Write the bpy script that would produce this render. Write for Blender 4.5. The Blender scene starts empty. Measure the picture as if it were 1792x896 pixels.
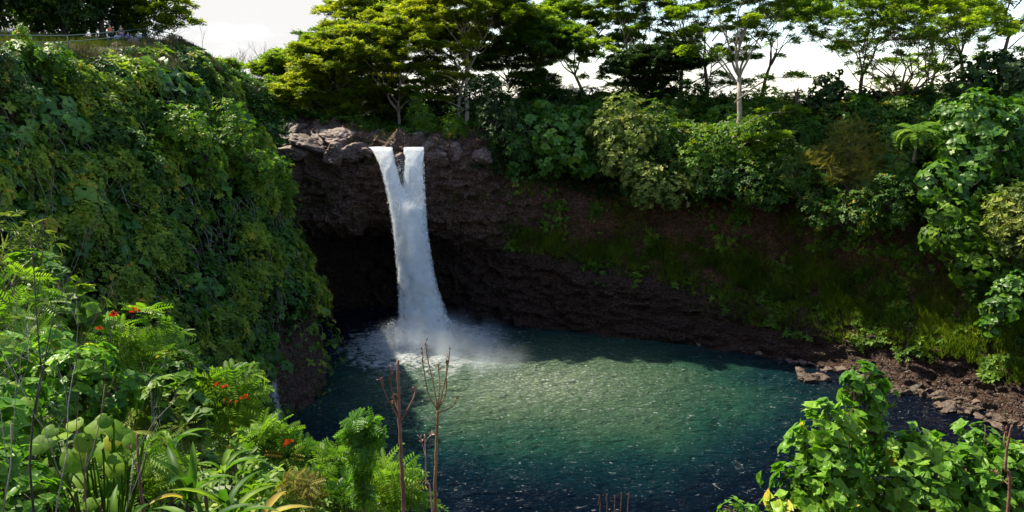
import bpy, bmesh, math, random
import numpy as np
from mathutils import Vector, Matrix

# ------------------------------------------------------------------ camera, light, exposure
SC = bpy.context.scene
COL = SC.collection
PITCH = math.radians(11.75); FPX = 1328.0; CAMZ = 29.5
cam_d = bpy.data.cameras.new('camera'); cam = bpy.data.objects.new('camera', cam_d); COL.objects.link(cam)
cam.location = (0, 0, CAMZ); cam.rotation_euler = (math.pi/2 - PITCH, 0, 0)
cam_d.sensor_width = 36; cam_d.lens = 36*FPX/1792; cam_d.clip_start = 0.1; cam_d.clip_end = 3000
SC.camera = cam

SUN = Vector((-0.66, 0.40, 1.0)).normalized()
sd = bpy.data.lights.new('sun', 'SUN'); sd.energy = 5.0; sd.angle = math.radians(0.53); sd.color = (1.0, 0.91, 0.70)
so = bpy.data.objects.new('sun', sd); COL.objects.link(so)
so.rotation_euler = SUN.to_track_quat('Z', 'Y').to_euler(); so.location = (-60, 60, 120)

W = bpy.data.worlds.new('World'); SC.world = W; W.use_nodes = True
nt = W.node_tree; nt.nodes.clear()
def wn(t, **k):
    n = nt.nodes.new(t)
    for a, b in k.items(): setattr(n, a, b)
    return n
sky = wn('ShaderNodeTexSky', sky_type='NISHITA', sun_disc=False)
sky.sun_elevation = math.asin(SUN.z); sky.sun_rotation = math.atan2(SUN.x, SUN.y); sky.dust_density = 0.4
bg1 = wn('ShaderNodeBackground'); bg1.inputs[1].default_value = 0.13
bg2 = wn('ShaderNodeBackground'); bg2.inputs[0].default_value = (1.0, 0.99, 0.98, 1); bg2.inputs[1].default_value = 0.43
tc = wn('ShaderNodeTexCoord'); mp = wn('ShaderNodeMapping'); mp.inputs['Scale'].default_value = (2.2, 2.2, 7.0)
mp.inputs['Location'].default_value = (0.3, 0.1, 0.2)
nz = wn('ShaderNodeTexNoise'); nz.inputs['Scale'].default_value = 1.6; nz.inputs['Detail'].default_value = 7; nz.inputs['Roughness'].default_value = 0.55
sep = wn('ShaderNodeSeparateXYZ'); 
# cloud cover falls with elevation and grows towards the sun's side (left)
m1 = wn('ShaderNodeMapRange'); m1.inputs[1].default_value = 0.0; m1.inputs[2].default_value = 0.45; m1.inputs[3].default_value = 0.12; m1.inputs[4].default_value = -0.12
m2 = wn('ShaderNodeMapRange'); m2.inputs[1].default_value = -0.5; m2.inputs[2].default_value = 0.6; m2.inputs[3].default_value = 0.22; m2.inputs[4].default_value = -0.20
a1 = wn('ShaderNodeMath', operation='ADD'); a2 = wn('ShaderNodeMath', operation='ADD')
cr = wn('ShaderNodeMapRange', interpolation_type='SMOOTHSTEP'); cr.inputs[1].default_value = 0.50; cr.inputs[2].default_value = 0.74
mx = wn('ShaderNodeMixShader'); out = wn('ShaderNodeOutputWorld')
lk = nt.links.new
lk(tc.outputs['Generated'], mp.inputs[0]); lk(mp.outputs[0], nz.inputs[0]); lk(tc.outputs['Generated'], sep.inputs[0])
lk(sep.outputs[2], m1.inputs[0]); lk(sep.outputs[0], m2.inputs[0]); lk(m1.outputs[0], a1.inputs[0]); lk(m2.outputs[0], a1.inputs[1])
lk(a1.outputs[0], a2.inputs[0]); lk(nz.outputs[0], a2.inputs[1]); lk(a2.outputs[0], cr.inputs[0])
lk(sky.outputs[0], bg1.inputs[0]); lk(cr.outputs[0], mx.inputs[0]); lk(bg1.outputs[0], mx.inputs[1]); lk(bg2.outputs[0], mx.inputs[2])
lk(mx.outputs[0], out.inputs[0])

SC.view_settings.view_transform = 'Standard'; SC.view_settings.look = 'None'
SC.view_settings.exposure = 1.15; SC.view_settings.gamma = 1.0; SC.view_settings.use_curve_mapping = False
SC.render.engine = 'CYCLES'
cy = SC.cycles; cy.max_bounces = 6; cy.diffuse_bounces = 5; cy.glossy_bounces = 2; cy.transmission_bounces = 3
cy.transparent_max_bounces = 8; cy.volume_bounces = 1; cy.use_denoising = True; cy.caustics_reflective = False; cy.caustics_refractive = False
cy.volume_step_rate = 1.0; cy.sample_clamp_indirect = 6

# ------------------------------------------------------------------ numpy helpers
def h3(x, y, z, s=0):
    n = (x.astype(np.int64)*73856093) ^ (y.astype(np.int64)*19349663) ^ (z.astype(np.int64)*83492791) ^ (s*2654435761)
    n = (n ^ (n >> 13)) & 0x7fffffff
    n = (n*(n*n*15731+789221)+1376312589) & 0x7fffffff
    n = (n ^ (n >> 11)) & 0xffffff
    return n/16777216.0
def vnoise(p, s=0):
    f = np.floor(p); i = f.astype(np.int64); t = p-f; t = t*t*t*(t*(t*6-15)+10)
    r = 0
    for dx in (0, 1):
        wx = t[..., 0] if dx else 1-t[..., 0]
        for dy in (0, 1):
            wy = t[..., 1] if dy else 1-t[..., 1]
            for dz in (0, 1):
                wz = t[..., 2] if dz else 1-t[..., 2]
                r = r + wx*wy*wz*h3(i[..., 0]+dx, i[..., 1]+dy, i[..., 2]+dz, s)
    return r
def fbm(p, o=4, s=0, g=0.5):
    a = 1; r = 0; w = 0
    for k in range(o):
        r = r + a*vnoise(p, s+k*17); w += a; a *= g; p = p*2.03+11.3
    return r/w
def worley(p, s=0):
    f = np.floor(p).astype(np.int64); d = np.full(p.shape[:-1], 9.0)
    for dx in (-1, 0, 1):
        for dy in (-1, 0, 1):
            for dz in (-1, 0, 1):
                c = f+np.array([dx, dy, dz])
                q = np.stack([c[..., k]+h3(c[..., 0], c[..., 1], c[..., 2], s+k*7) for k in range(3)], -1)
                d = np.minimum(d, ((q-p)**2).sum(-1))
    return np.sqrt(d)
def sstep(a, b, x):
    t = np.clip((x-a)/(b-a), 0, 1); return t*t*(3-2*t)
def nrm(v):
    return v/np.maximum(np.linalg.norm(v, axis=-1, keepdims=True), 1e-9)

def ray(px, py):
    x = (px-896)/FPX; y = (448-py)/FPX
    return np.array([x, math.cos(PITCH)+y*math.sin(PITCH), -math.sin(PITCH)+y*math.cos(PITCH)])
def at(px, py, Y):
    d = ray(px, py); return np.array([0, 0, CAMZ])+d*(Y/d[1])
def pool(px, py, z=0.0):
    d = ray(px, py); return np.array([0, 0, CAMZ])+d*((z-CAMZ)/d[2])
def proj(P):
    x = P[..., 0]; y = P[..., 1]; z = P[..., 2]-CAMZ
    f = y*math.cos(PITCH)-z*math.sin(PITCH); u = y*math.sin(PITCH)+z*math.cos(PITCH)
    f = np.where(f < 0.1, 0.1, f)
    return 896+FPX*x/f, 448-FPX*u/f

def mesh_np(name, V, F, attrs=None, smooth=False):
    """V (n,3); F list of (m,k) integer arrays"""
    me = bpy.data.meshes.new(name); V = np.asarray(V, np.float32)
    me.vertices.add(len(V)); me.vertices.foreach_set('co', V.ravel())
    loops = np.concatenate([f.ravel() for f in F]).astype(np.int32)
    starts = []; o = 0
    for f in F:
        starts.append(np.arange(len(f))*f.shape[1]+o); o += f.size
    starts = np.concatenate(starts).astype(np.int32)
    me.loops.add(len(loops)); me.loops.foreach_set('vertex_index', loops)
    me.polygons.add(len(starts)); me.polygons.foreach_set('loop_start', starts)
    me.update(calc_edges=True)
    if smooth: me.polygons.foreach_set('use_smooth', np.ones(len(starts), bool))
    for k, a in (attrs or {}).items():
        at_ = me.attributes.new(k, 'FLOAT', 'POINT'); at_.data.foreach_set('value', np.asarray(a, np.float32))
    return me
def link(name, me, mat=None, parent=None, loc=None):
    o = bpy.data.objects.new(name, me); COL.objects.link(o)
    if mat and not me.materials: me.materials.append(mat)
    if parent is not None: o.parent = parent
    if loc is not None: o.location = loc
    return o
def tag(o, label=None, cat=None, group=None, kind=None):
    for k, v in (('label', label), ('category', cat), ('group', group), ('kind', kind)):
        if v: o[k] = v
    return o
def empty(name, loc, label, cat, group=None):
    o = bpy.data.objects.new(name, None); COL.objects.link(o); o.location = [float(v) for v in loc]
    o.empty_display_size = 0.3
    return tag(o, label, cat, group)
def grid_faces(nu, nv):
    i = np.arange(nu-1)[:, None]*nv+np.arange(nv-1)[None, :]
    i = i.ravel(); return np.stack([i, i+nv, i+nv+1, i+1], -1)

class Geo:
    """collects pieces with a per-vertex tint"""
    def __init__(s): s.V = []; s.F = {}; s.A = []; s.n = 0
    def add(s, V, F, A):
        V = np.asarray(V); s.V.append(V); s.A.append(np.broadcast_to(np.asarray(A, float), (len(V),)))
        for f in F:
            f = np.asarray(f); s.F.setdefault(f.shape[1], []).append(f+s.n)
        s.n += len(V)
    def mesh(s, name, smooth=False, origin=None):
        V = np.concatenate(s.V)
        if origin is not None: V = V-np.asarray(origin)
        return mesh_np(name, V, [np.concatenate(f) for f in s.F.values()], {'rnd': np.concatenate(s.A)}, smooth)

# ------------------------------------------------------------------ leaf templates: (V, F list, per-vertex tint offset)
def T_leaf(w=0.5, fold=0.18, droop=0.25):
    V = np.array([[0, 0, 0], [-w*.5, .35, fold*.6], [-w*.42, .7, fold*.3-droop*.4], [0, 1, -droop], [w*.42, .7, fold*.3-droop*.4], [w*.5, .35, fold*.6], [0, .5, -.04]])
    return V, [np.array([[0, 6, 1, 1], ])[:, :3], np.array([[6, 3, 2], [6, 2, 1], [0, 5, 6], [6, 5, 4], [6, 4, 3]])]
def T_heart(w=0.95, fold=0.14, droop=0.35):
    V = np.array([[0, 0.1, 0], [-w*.28, -.06, .02], [-w*.52, .22, fold], [-w*.4, .6, fold*.3-droop*.3], [0, 1.05, -droop], [w*.4, .6, fold*.3-droop*.3], [w*.52, .22, fold], [w*.28, -.06, .02], [0, .5, -.05]])
    return V, [np.array([[0, 8, 2, 1], [8, 4, 3, 2], [8, 0, 7, 6], [4, 8, 6, 5]])]
def T_heart_fine(w=1.0, fold=.16, droop=.3):
    O = [(0, .10), (-.16, -.02), (-.34, .0), (-.47, .14), (-.5, .34), (-.42, .56), (-.27, .76), (-.12, .92), (0, 1.1)]
    V = [[0, .10, 0], [0, .45, -.03], [0, .8, -.03-droop*.4], [0, 1.1, -droop]]; F = []
    for s in (-1, 1):
        b = len(V)
        for x, y in O[1:-1]: V.append([x*w*(1 if s < 0 else -1), y, fold*abs(x)*2*(1-y*.6)-droop*max(0, y-.2)**1.5+.02*math.sin(y*14)])
        q = [[0, b, b+1], [0, b+1, b+2], [0, b+2, b+3], [0, b+3, 1], [1, b+3, b+4], [1, b+4, b+5], [1, b+5, 2], [2, b+5, b+6], [2, b+6, 3]]
        F += q if s > 0 else [t[::-1] for t in q]
    return np.array(V), [np.array(F)]
def T_rhomb(w=0.3, bend=0.15):
    return np.array([[0, 0, 0], [-w/2, .45, .03], [0, 1, -bend], [w/2, .45, .03]]), [np.array([[0, 1, 2], [0, 2, 3]])[:, ::-1]]
def T_pinnate(n=7, lw=0.13, ll=0.34, droop=0.3):
    V = []; F = []
    for k in range(n):
        t = 0.15+0.8*k/(n-1); y = t; z = -droop*t*t; L = ll*(1-0.55*abs(t-0.45))
        for s in (-1, 1):
            b = len(V)
            V += [[0, y, z], [s*L*.5, y+.10-lw*.4, z+.03], [s*L, y+.16, z-.05], [s*L*.5, y+.10+lw*.5, z+.03]]
            F.append([b, b+1, b+2, b+3] if s > 0 else [b+3, b+2, b+1, b])
    return np.array(V), [np.array(F)]
def T_strap(w=0.14, n=6, arch=0.5, fold=0.05):
    V = []; F = []
    for k in range(n+1):
        t = k/n; ww = w*(math.sin(math.pi*min(1, .12+t*.88))**.6)+.004; z = arch*(t-t*t*1.5)
        V += [[-ww/2, t*(1-.12*t), z+fold*ww/w], [0, t*(1-.12*t), z], [ww/2, t*(1-.12*t), z+fold*ww/w]]
    for k in range(n):
        b = 3*k; F += [[b, b+1, b+4, b+3], [b+1, b+2, b+5, b+4]]
    return np.array(V), [np.array(F)]
def T_blade(w=0.05, bend=0.4):
    return np.array([[-w/2, 0, 0], [w/2, 0, 0], [w*.35, .55, bend*.3], [-w*.35, .55, bend*.3], [0, 1, bend]]), [np.array([[0, 1, 2, 3]]), np.array([[3, 2, 4]])]
def T_ros(leaf, m=6, tilt=0.45, seed=1, jit=0.3, base=0.05):
    """rosette of leaves about +Z"""
    r = np.random.RandomState(seed); Vs = []; Fs = {}; As = []; n = 0
    V0, F0 = leaf
    for k in range(m):
        a = 2*math.pi*k/m+r.uniform(-jit, jit); t = tilt+r.uniform(-.3, .3); s = r.uniform(.7, 1.1); rl = r.uniform(-.4, .4)
        V = V0*s
        c, q = math.cos(rl), math.sin(rl); V = np.stack([V[:, 0]*c-V[:, 2]*q, V[:, 1]+base, V[:, 0]*q+V[:, 2]*c], -1)
        c, q = math.cos(t), math.sin(t); V = np.stack([V[:, 0], V[:, 1]*c-V[:, 2]*q, V[:, 1]*q+V[:, 2]*c], -1)
        c, q = math.cos(a), math.sin(a); V = np.stack([V[:, 0]*c-V[:, 1]*q, V[:, 0]*q+V[:, 1]*c, V[:, 2]], -1)
        Vs.append(V); As.append(np.full(len(V), r.uniform(-.12, .12)))
        for f in F0: Fs.setdefault(f.shape[1], []).append(f+n)
        n += len(V)
    return np.concatenate(Vs), [np.concatenate(f) for f in Fs.values()], np.concatenate(As)
def scatter(geo, T, pos, Z, size, rnd, rng, Yh=None):
    """place template T at pos with its Z axis along Z, random turn (or Y towards Yh)"""
    V0, F0 = T[0], T[1]; off = T[2] if len(T) > 2 else np.zeros(len(V0))
    n = len(pos)
    if n == 0: return
    Z = nrm(Z); ref = rng.normal(size=(n, 3)) if Yh is None else Yh
    X = nrm(np.cross(ref, Z)); Y = np.cross(Z, X)
    size = np.broadcast_to(size, (n,))
    S = V0[None]*size[:, None, None]
    P = pos[:, None]+S[..., :1]*X[:, None]+S[..., 1:2]*Y[:, None]+S[..., 2:]*Z[:, None]
    k = len(V0)
    F = [(f[None]+(np.arange(n)*k)[:, None, None]).reshape(-1, f.shape[1]) for f in F0]
    geo.add(P.reshape(-1, 3), F, np.clip(rnd[:, None]+off[None], 0, 1).ravel())

def catmull(pts, n):
    pts = [np.asarray(p, float) for p in pts]
    if len(pts) == 2: return np.array([pts[0]+(pts[1]-pts[0])*t for t in np.linspace(0, 1, n)])
    P = [2*pts[0]-pts[1]]+pts+[2*pts[-1]-pts[-2]]; out = []
    for t in np.linspace(0, len(pts)-1-1e-6, n):
        i = int(t); u = t-i; a, b, c, d = P[i:i+4]
        out.append(.5*(2*b+(c-a)*u+(2*a-5*b+4*c-d)*u*u+(3*b-a-3*c+d)*u**3))
    return np.array(out)
def tube(geo, path, rad, sides=7, tint=0.5, rng=None, cap=True):
    path = np.asarray(path, float); n = len(path); rad = np.broadcast_to(rad, (n,))
    T = nrm(np.gradient(path, axis=0)); ref = np.array([0.3, 1, 0.05]) if abs(T[0][2]) > .6 else np.array([0, 0, 1.0])
    X = nrm(np.cross(np.broadcast_to(ref, T.shape), T)); Y = np.cross(T, X)
    a = np.arange(sides)*2*math.pi/sides
    P = path[:, None]+rad[:, None, None]*(np.cos(a)[None, :, None]*X[:, None]+np.sin(a)[None, :, None]*Y[:, None])
    i = np.arange(n-1)[:, None]*sides; j = np.arange(sides)[None]; k = (j+1) % sides
    F = np.stack([i+j, i+k, i+sides+k, i+sides+j], -1).reshape(-1, 4)
    Fs = [F]
    if cap:
        P2 = np.concatenate([P.reshape(-1, 3), path[-1:], path[:1]])
        j = np.arange(sides); k = (j+1) % sides; e = (n-1)*sides
        Fs.append(np.concatenate([np.stack([e+j, e+k, np.full(sides, n*sides)], -1), np.stack([k, j, np.full(sides, n*sides+1)], -1)]))
        geo.add(P2, Fs, tint)
    else: geo.add(P.reshape(-1, 3), Fs, tint)

# ------------------------------------------------------------------ materials
def newmat(name):
    m = bpy.data.materials.new(name); m.use_nodes = True; m.node_tree.nodes.clear(); return m, m.node_tree
class NT:
    def __init__(s, tree): s.t = tree
    def n(s, typ, props=None, **inp):
        x = s.t.nodes.new(typ)
        for a, b in (props or {}).items(): setattr(x, a, b)
        for a, b in inp.items():
            key = int(a[1:]) if a[0] == '_' and a[1:].isdigit() else a.replace('_', ' ')
            if isinstance(b, bpy.types.NodeSocket): s.t.links.new(b, x.inputs[key])
            else: x.inputs[key].default_value = b
        return x
    def ramp(s, fac, stops):
        x = s.t.nodes.new('ShaderNodeValToRGB'); s.t.links.new(fac, x.inputs[0]); e = x.color_ramp.elements
        while len(e) < len(stops): e.new(0.5)
        for i, (p, c) in enumerate(stops):
            e[i].position = p; e[i].color = (*c, 1) if len(c) == 3 else c
        return x.outputs[0]
def c4(c): return (*c, 1)
def leafmat(name, stops, tfac=0.35, tcol=(1.5, 1.7, 0.7), rough=0.5, spec=0.35, nscale=0.25, sat=1.0):
    m, t = newmat(name); g = NT(t)
    if name not in ('orange_petal', 'dry_grass'): stops = [(p, (c[0]*1.3, c[1]*1.1, c[2]*.7)) for p, c in stops]; spec *= .7
    a = g.n('ShaderNodeAttribute', {'attribute_name': 'rnd'})
    col = g.ramp(a.outputs['Fac'], stops)
    geo = g.n('ShaderNodeNewGeometry')
    nz = g.n('ShaderNodeTexNoise', _0=geo.outputs['Position'], Scale=nscale, Detail=3.0)
    mr = g.n('ShaderNodeMapRange', _0=nz.outputs[0], _1=0.3, _2=0.7, _3=0.72, _4=1.28)
    hue = g.n('ShaderNodeMapRange', _0=nz.outputs[0], _1=0.3, _2=0.7, _3=0.515, _4=0.485)
    hs = g.n('ShaderNodeHueSaturation', Hue=hue.outputs[0], Saturation=sat, Value=mr.outputs[0], Color=col)
    p = g.n('ShaderNodeBsdfPrincipled', Base_Color=hs.outputs[0], Roughness=rough); p.inputs['Specular IOR Level'].default_value = spec
    tm = g.n('ShaderNodeMix', {'data_type': 'RGBA', 'blend_type': 'MULTIPLY'}); tm.inputs[0].default_value = 1
    t.links.new(hs.outputs[0], tm.inputs[6]); tm.inputs[7].default_value = c4(tcol)
    tr = g.n('ShaderNodeBsdfTranslucent', Color=tm.outputs[2])
    mx = g.n('ShaderNodeMixShader', _0=tfac, _1=p.outputs[0], _2=tr.outputs[0])
    g.n('ShaderNodeOutputMaterial', Surface=mx.outputs[0]); return m
def barkmat(name, c1, c2, scale=3.0):
    m, t = newmat(name); g = NT(t)
    geo = g.n('ShaderNodeNewGeometry'); mp = g.n('ShaderNodeMapping', _0=geo.outputs['Position']); mp.inputs['Scale'].default_value = (1, 1, .35)
    nz = g.n('ShaderNodeTexNoise', _0=mp.outputs[0], Scale=scale, Detail=6.0, Roughness=.65)
    col = g.ramp(nz.outputs[0], [(.35, c1), (.65, c2)])
    bp = g.n('ShaderNodeBump', Strength=.6, Distance=.05, Height=nz.outputs[0])
    p = g.n('ShaderNodeBsdfPrincipled', Base_Color=col, Roughness=.85, Normal=bp.outputs[0])
    g.n('ShaderNodeOutputMaterial', Surface=p.outputs[0]); return m
def plain(name, c, rough=.6, metal=0.0, nscale=6):
    m, t = newmat(name); g = NT(t); geo = g.n('ShaderNodeTexCoord')
    nz = g.n('ShaderNodeTexNoise', _0=geo.outputs['Object'], Scale=float(nscale), Detail=4.0)
    col = g.ramp(nz.outputs[0], [(.3, tuple(v*.75 for v in c)), (.7, tuple(min(1, v*1.2) for v in c))])
    p = g.n('ShaderNodeBsdfPrincipled', Base_Color=col, Roughness=rough, Metallic=metal)
    g.n('ShaderNodeOutputMaterial', Surface=p.outputs[0]); return m

ML = {}
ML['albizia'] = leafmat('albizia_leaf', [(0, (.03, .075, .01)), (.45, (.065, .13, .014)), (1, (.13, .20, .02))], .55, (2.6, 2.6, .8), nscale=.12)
ML['albizia_glow'] = leafmat('albizia_leaf_glow', [(0, (.045, .10, .01)), (.45, (.088, .155, .016)), (1, (.18, .24, .03))], .55, (2.4, 2.2, .6), nscale=.12)  # warm sun glow over these trees is put into the leaf colour
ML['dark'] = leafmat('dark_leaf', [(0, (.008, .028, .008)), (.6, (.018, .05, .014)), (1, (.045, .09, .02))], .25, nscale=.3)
ML['mid'] = leafmat('mid_leaf', [(0, (.015, .05, .01)), (.55, (.035, .10, .018)), (.92, (.09, .18, .03)), (1, (.28, .22, .03))], .3, nscale=.3)
ML['bright'] = leafmat('bright_leaf', [(0, (.03, .08, .012)), (.5, (.07, .17, .02)), (.93, (.14, .26, .03)), (1, (.38, .26, .03))], .38, nscale=.5)
ML['fresh'] = leafmat('fresh_leaf', [(0, (.05, .10, .012)), (.5, (.12, .21, .025)), (.88, (.22, .32, .05)), (1, (.42, .30, .04))], .42, nscale=.5)
ML['pale'] = leafmat('pale_leaf', [(0, (.05, .10, .03)), (.5, (.12, .19, .06)), (1, (.30, .36, .14))], .3, nscale=.4)
ML['heart'] = leafmat('heart_leaf', [(0, (.02, .07, .012)), (.5, (.05, .15, .02)), (.95, (.12, .24, .03)), (1, (.30, .20, .04))], .3, rough=.42, spec=.5, nscale=.4)
ML['vine'] = leafmat('vine_leaf', [(0, (.035, .12, .016)), (.5, (.09, .24, .028)), (.9, (.18, .36, .06)), (1, (.45, .34, .05))], .42, (1.3, 1.5, .5), rough=.42, spec=.4, nscale=1.2)
ML['feather'] = leafmat('feather_leaf', [(0, (.06, .085, .02)), (.5, (.12, .14, .03)), (1, (.24, .22, .07))], .3, nscale=.5)
ML['grass'] = leafmat('grass_blade', [(0, (.028, .045, .008)), (.5, (.06, .085, .012)), (1, (.13, .15, .02))], .3, nscale=.4)
ML['ledge'] = leafmat('ledge_blade', [(0, (.05, .10, .014)), (.5, (.09, .16, .022)), (1, (.17, .24, .04))], .4, nscale=.4)
ML['dry'] = leafmat('dry_grass', [(0, (.035, .03, .015)), (.5, (.07, .055, .025)), (1, (.14, .10, .05))], .2, nscale=.4)
ML['giant'] = leafmat('giant_leaf', [(0, (.03, .09, .012)), (.6, (.08, .19, .02)), (.9, (.15, .28, .03)), (1, (.30, .22, .04))], .4, rough=.55, spec=.22, nscale=2)
ML['strap'] = leafmat('strap_leaf', [(0, (.02, .075, .012)), (.6, (.06, .16, .018)), (.92, (.13, .24, .03)), (1, (.32, .26, .09))], .4, rough=.5, spec=.25, nscale=2)
ML['tulip'] = leafmat('tulip_leaf', [(0, (.035, .10, .012)), (.5, (.085, .20, .02)), (.95, (.17, .30, .03)), (1, (.42, .26, .04))], .4, rough=.45, nscale=1)
ML['flower'] = leafmat('orange_petal', [(0, (.55, .05, .012)), (1, (.80, .16, .03))], .3, (1, 1, 1), nscale=2)
MB_pale = barkmat('pale_bark', (.20, .15, .12), (.42, .35, .29))
MB_brown = barkmat('brown_bark', (.09, .055, .04), (.20, .13, .10))
MB_dark = barkmat('dark_bark', (.03, .022, .018), (.08, .06, .045))
MB_red = barkmat('red_stalk', (.12, .05, .03), (.26, .13, .08), 14)
MB_grey = barkmat('grey_twig', (.22, .18, .17), (.42, .36, .34), 5)

def rockmat(name, veg=True):
    m, t = newmat(name); g = NT(t)
    geo = g.n('ShaderNodeNewGeometry'); P = geo.outputs['Position']
    n1 = g.n('ShaderNodeTexNoise', _0=P, Scale=.55, Detail=8.0, Roughness=.65)
    n2 = g.n('ShaderNodeTexNoise', _0=P, Scale=4.0, Detail=8.0, Roughness=.7)
    vo = g.n('ShaderNodeTexVoronoi', {'feature': 'DISTANCE_TO_EDGE'}, _0=P, Scale=1.6)
    rock = g.ramp(n2.outputs[0], [(.28, (.022, .014, .015)), (.44, (.10, .054, .042)), (.56, (.22, .125, .09)), (.70, (.42, .29, .24))])
    earth = g.ramp(n2.outputs[0], [(.3, (.06, .025, .014)), (.5, (.18, .08, .038)), (.7, (.34, .19, .11))])
    am = g.n('ShaderNodeAttribute', {'attribute_name': 'earth'}); gm = g.n('ShaderNodeAttribute', {'attribute_name': 'green'})
    f1 = g.n('ShaderNodeMix', {'data_type': 'RGBA'}); t.links.new(am.outputs['Fac'], f1.inputs[0]); t.links.new(rock, f1.inputs[6]); t.links.new(earth, f1.inputs[7])
    moss = g.ramp(n1.outputs[0], [(.35, (.03, .045, .006)), (.65, (.09, .11, .012))])
    mf = g.n('ShaderNodeMapRange', _0=n1.outputs[0], _1=.56, _2=.68)
    ms = g.n('ShaderNodeMath', {'operation': 'MULTIPLY'}, _0=mf.outputs[0], _1=.55)
    ma = g.n('ShaderNodeMath', {'operation': 'MAXIMUM'}, _0=ms.outputs[0], _1=gm.outputs['Fac'])
    f2 = g.n('ShaderNodeMix', {'data_type': 'RGBA'}); t.links.new(ma.outputs[0], f2.inputs[0]); t.links.new(f1.outputs[2], f2.inputs[6]); t.links.new(moss, f2.inputs[7])
    vr = g.n('ShaderNodeMapRange', _0=vo.outputs['Distance'], _1=0.0, _2=.12)
    hh = g.n('ShaderNodeMath', {'operation': 'MULTIPLY_ADD'}, _0=vr.outputs[0], _1=.55, _2=n2.outputs[0])
    h2 = g.n('ShaderNodeMath', {'operation': 'MULTIPLY_ADD'}, _0=n1.outputs[0], _1=1.5, _2=hh.outputs[0])
    bp = g.n('ShaderNodeBump', Strength=1.0, Distance=.7, Height=h2.outputs[0])
    wt = g.n('ShaderNodeAttribute', {'attribute_name': 'wet'})
    wv = g.n('ShaderNodeMapRange', _0=wt.outputs['Fac'], _1=0.0, _2=1.0, _3=1.0, _4=.5); wr = g.n('ShaderNodeMapRange', _0=wt.outputs['Fac'], _1=0.0, _2=1.0, _3=.75, _4=.42)
    wh = g.n('ShaderNodeHueSaturation', Value=wv.outputs[0], Color=f2.outputs[2])
    p = g.n('ShaderNodeBsdfPrincipled', Base_Color=wh.outputs[0], Roughness=wr.outputs[0], Normal=bp.outputs[0]); p.inputs['Specular IOR Level'].default_value = .35
    g.n('ShaderNodeOutputMaterial', Surface=p.outputs[0]); return m
M_rock = rockmat('basalt_and_earth')
def bouldermat(name, c1, c2, c3):
    m, t = newmat(name); g = NT(t); geo = g.n('ShaderNodeNewGeometry'); P = geo.outputs['Position']
    n2 = g.n('ShaderNodeTexNoise', _0=P, Scale=3.0, Detail=9.0, Roughness=.7)
    oi = g.n('ShaderNodeObjectInfo')
    col = g.ramp(n2.outputs[0], [(.3, c1), (.52, c2), (.75, c3)])
    mr = g.n('ShaderNodeMapRange', _0=oi.outputs['Random'], _1=0.0, _2=1.0, _3=.6, _4=1.35)
    hs = g.n('ShaderNodeHueSaturation', Value=mr.outputs[0], Color=col)
    bp = g.n('ShaderNodeBump', Strength=.7, Distance=.15, Height=n2.outputs[0])
    p = g.n('ShaderNodeBsdfPrincipled', Base_Color=hs.outputs[0], Roughness=.65, Normal=bp.outputs[0])
    g.n('ShaderNodeOutputMaterial', Surface=p.outputs[0]); return m
M_boulder = bouldermat('boulder', (.03, .02, .015), (.09, .06, .042), (.20, .14, .105))
M_rimrock = bouldermat('rim_rock', (.045, .03, .028), (.13, .085, .075), (.28, .20, .17))

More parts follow.
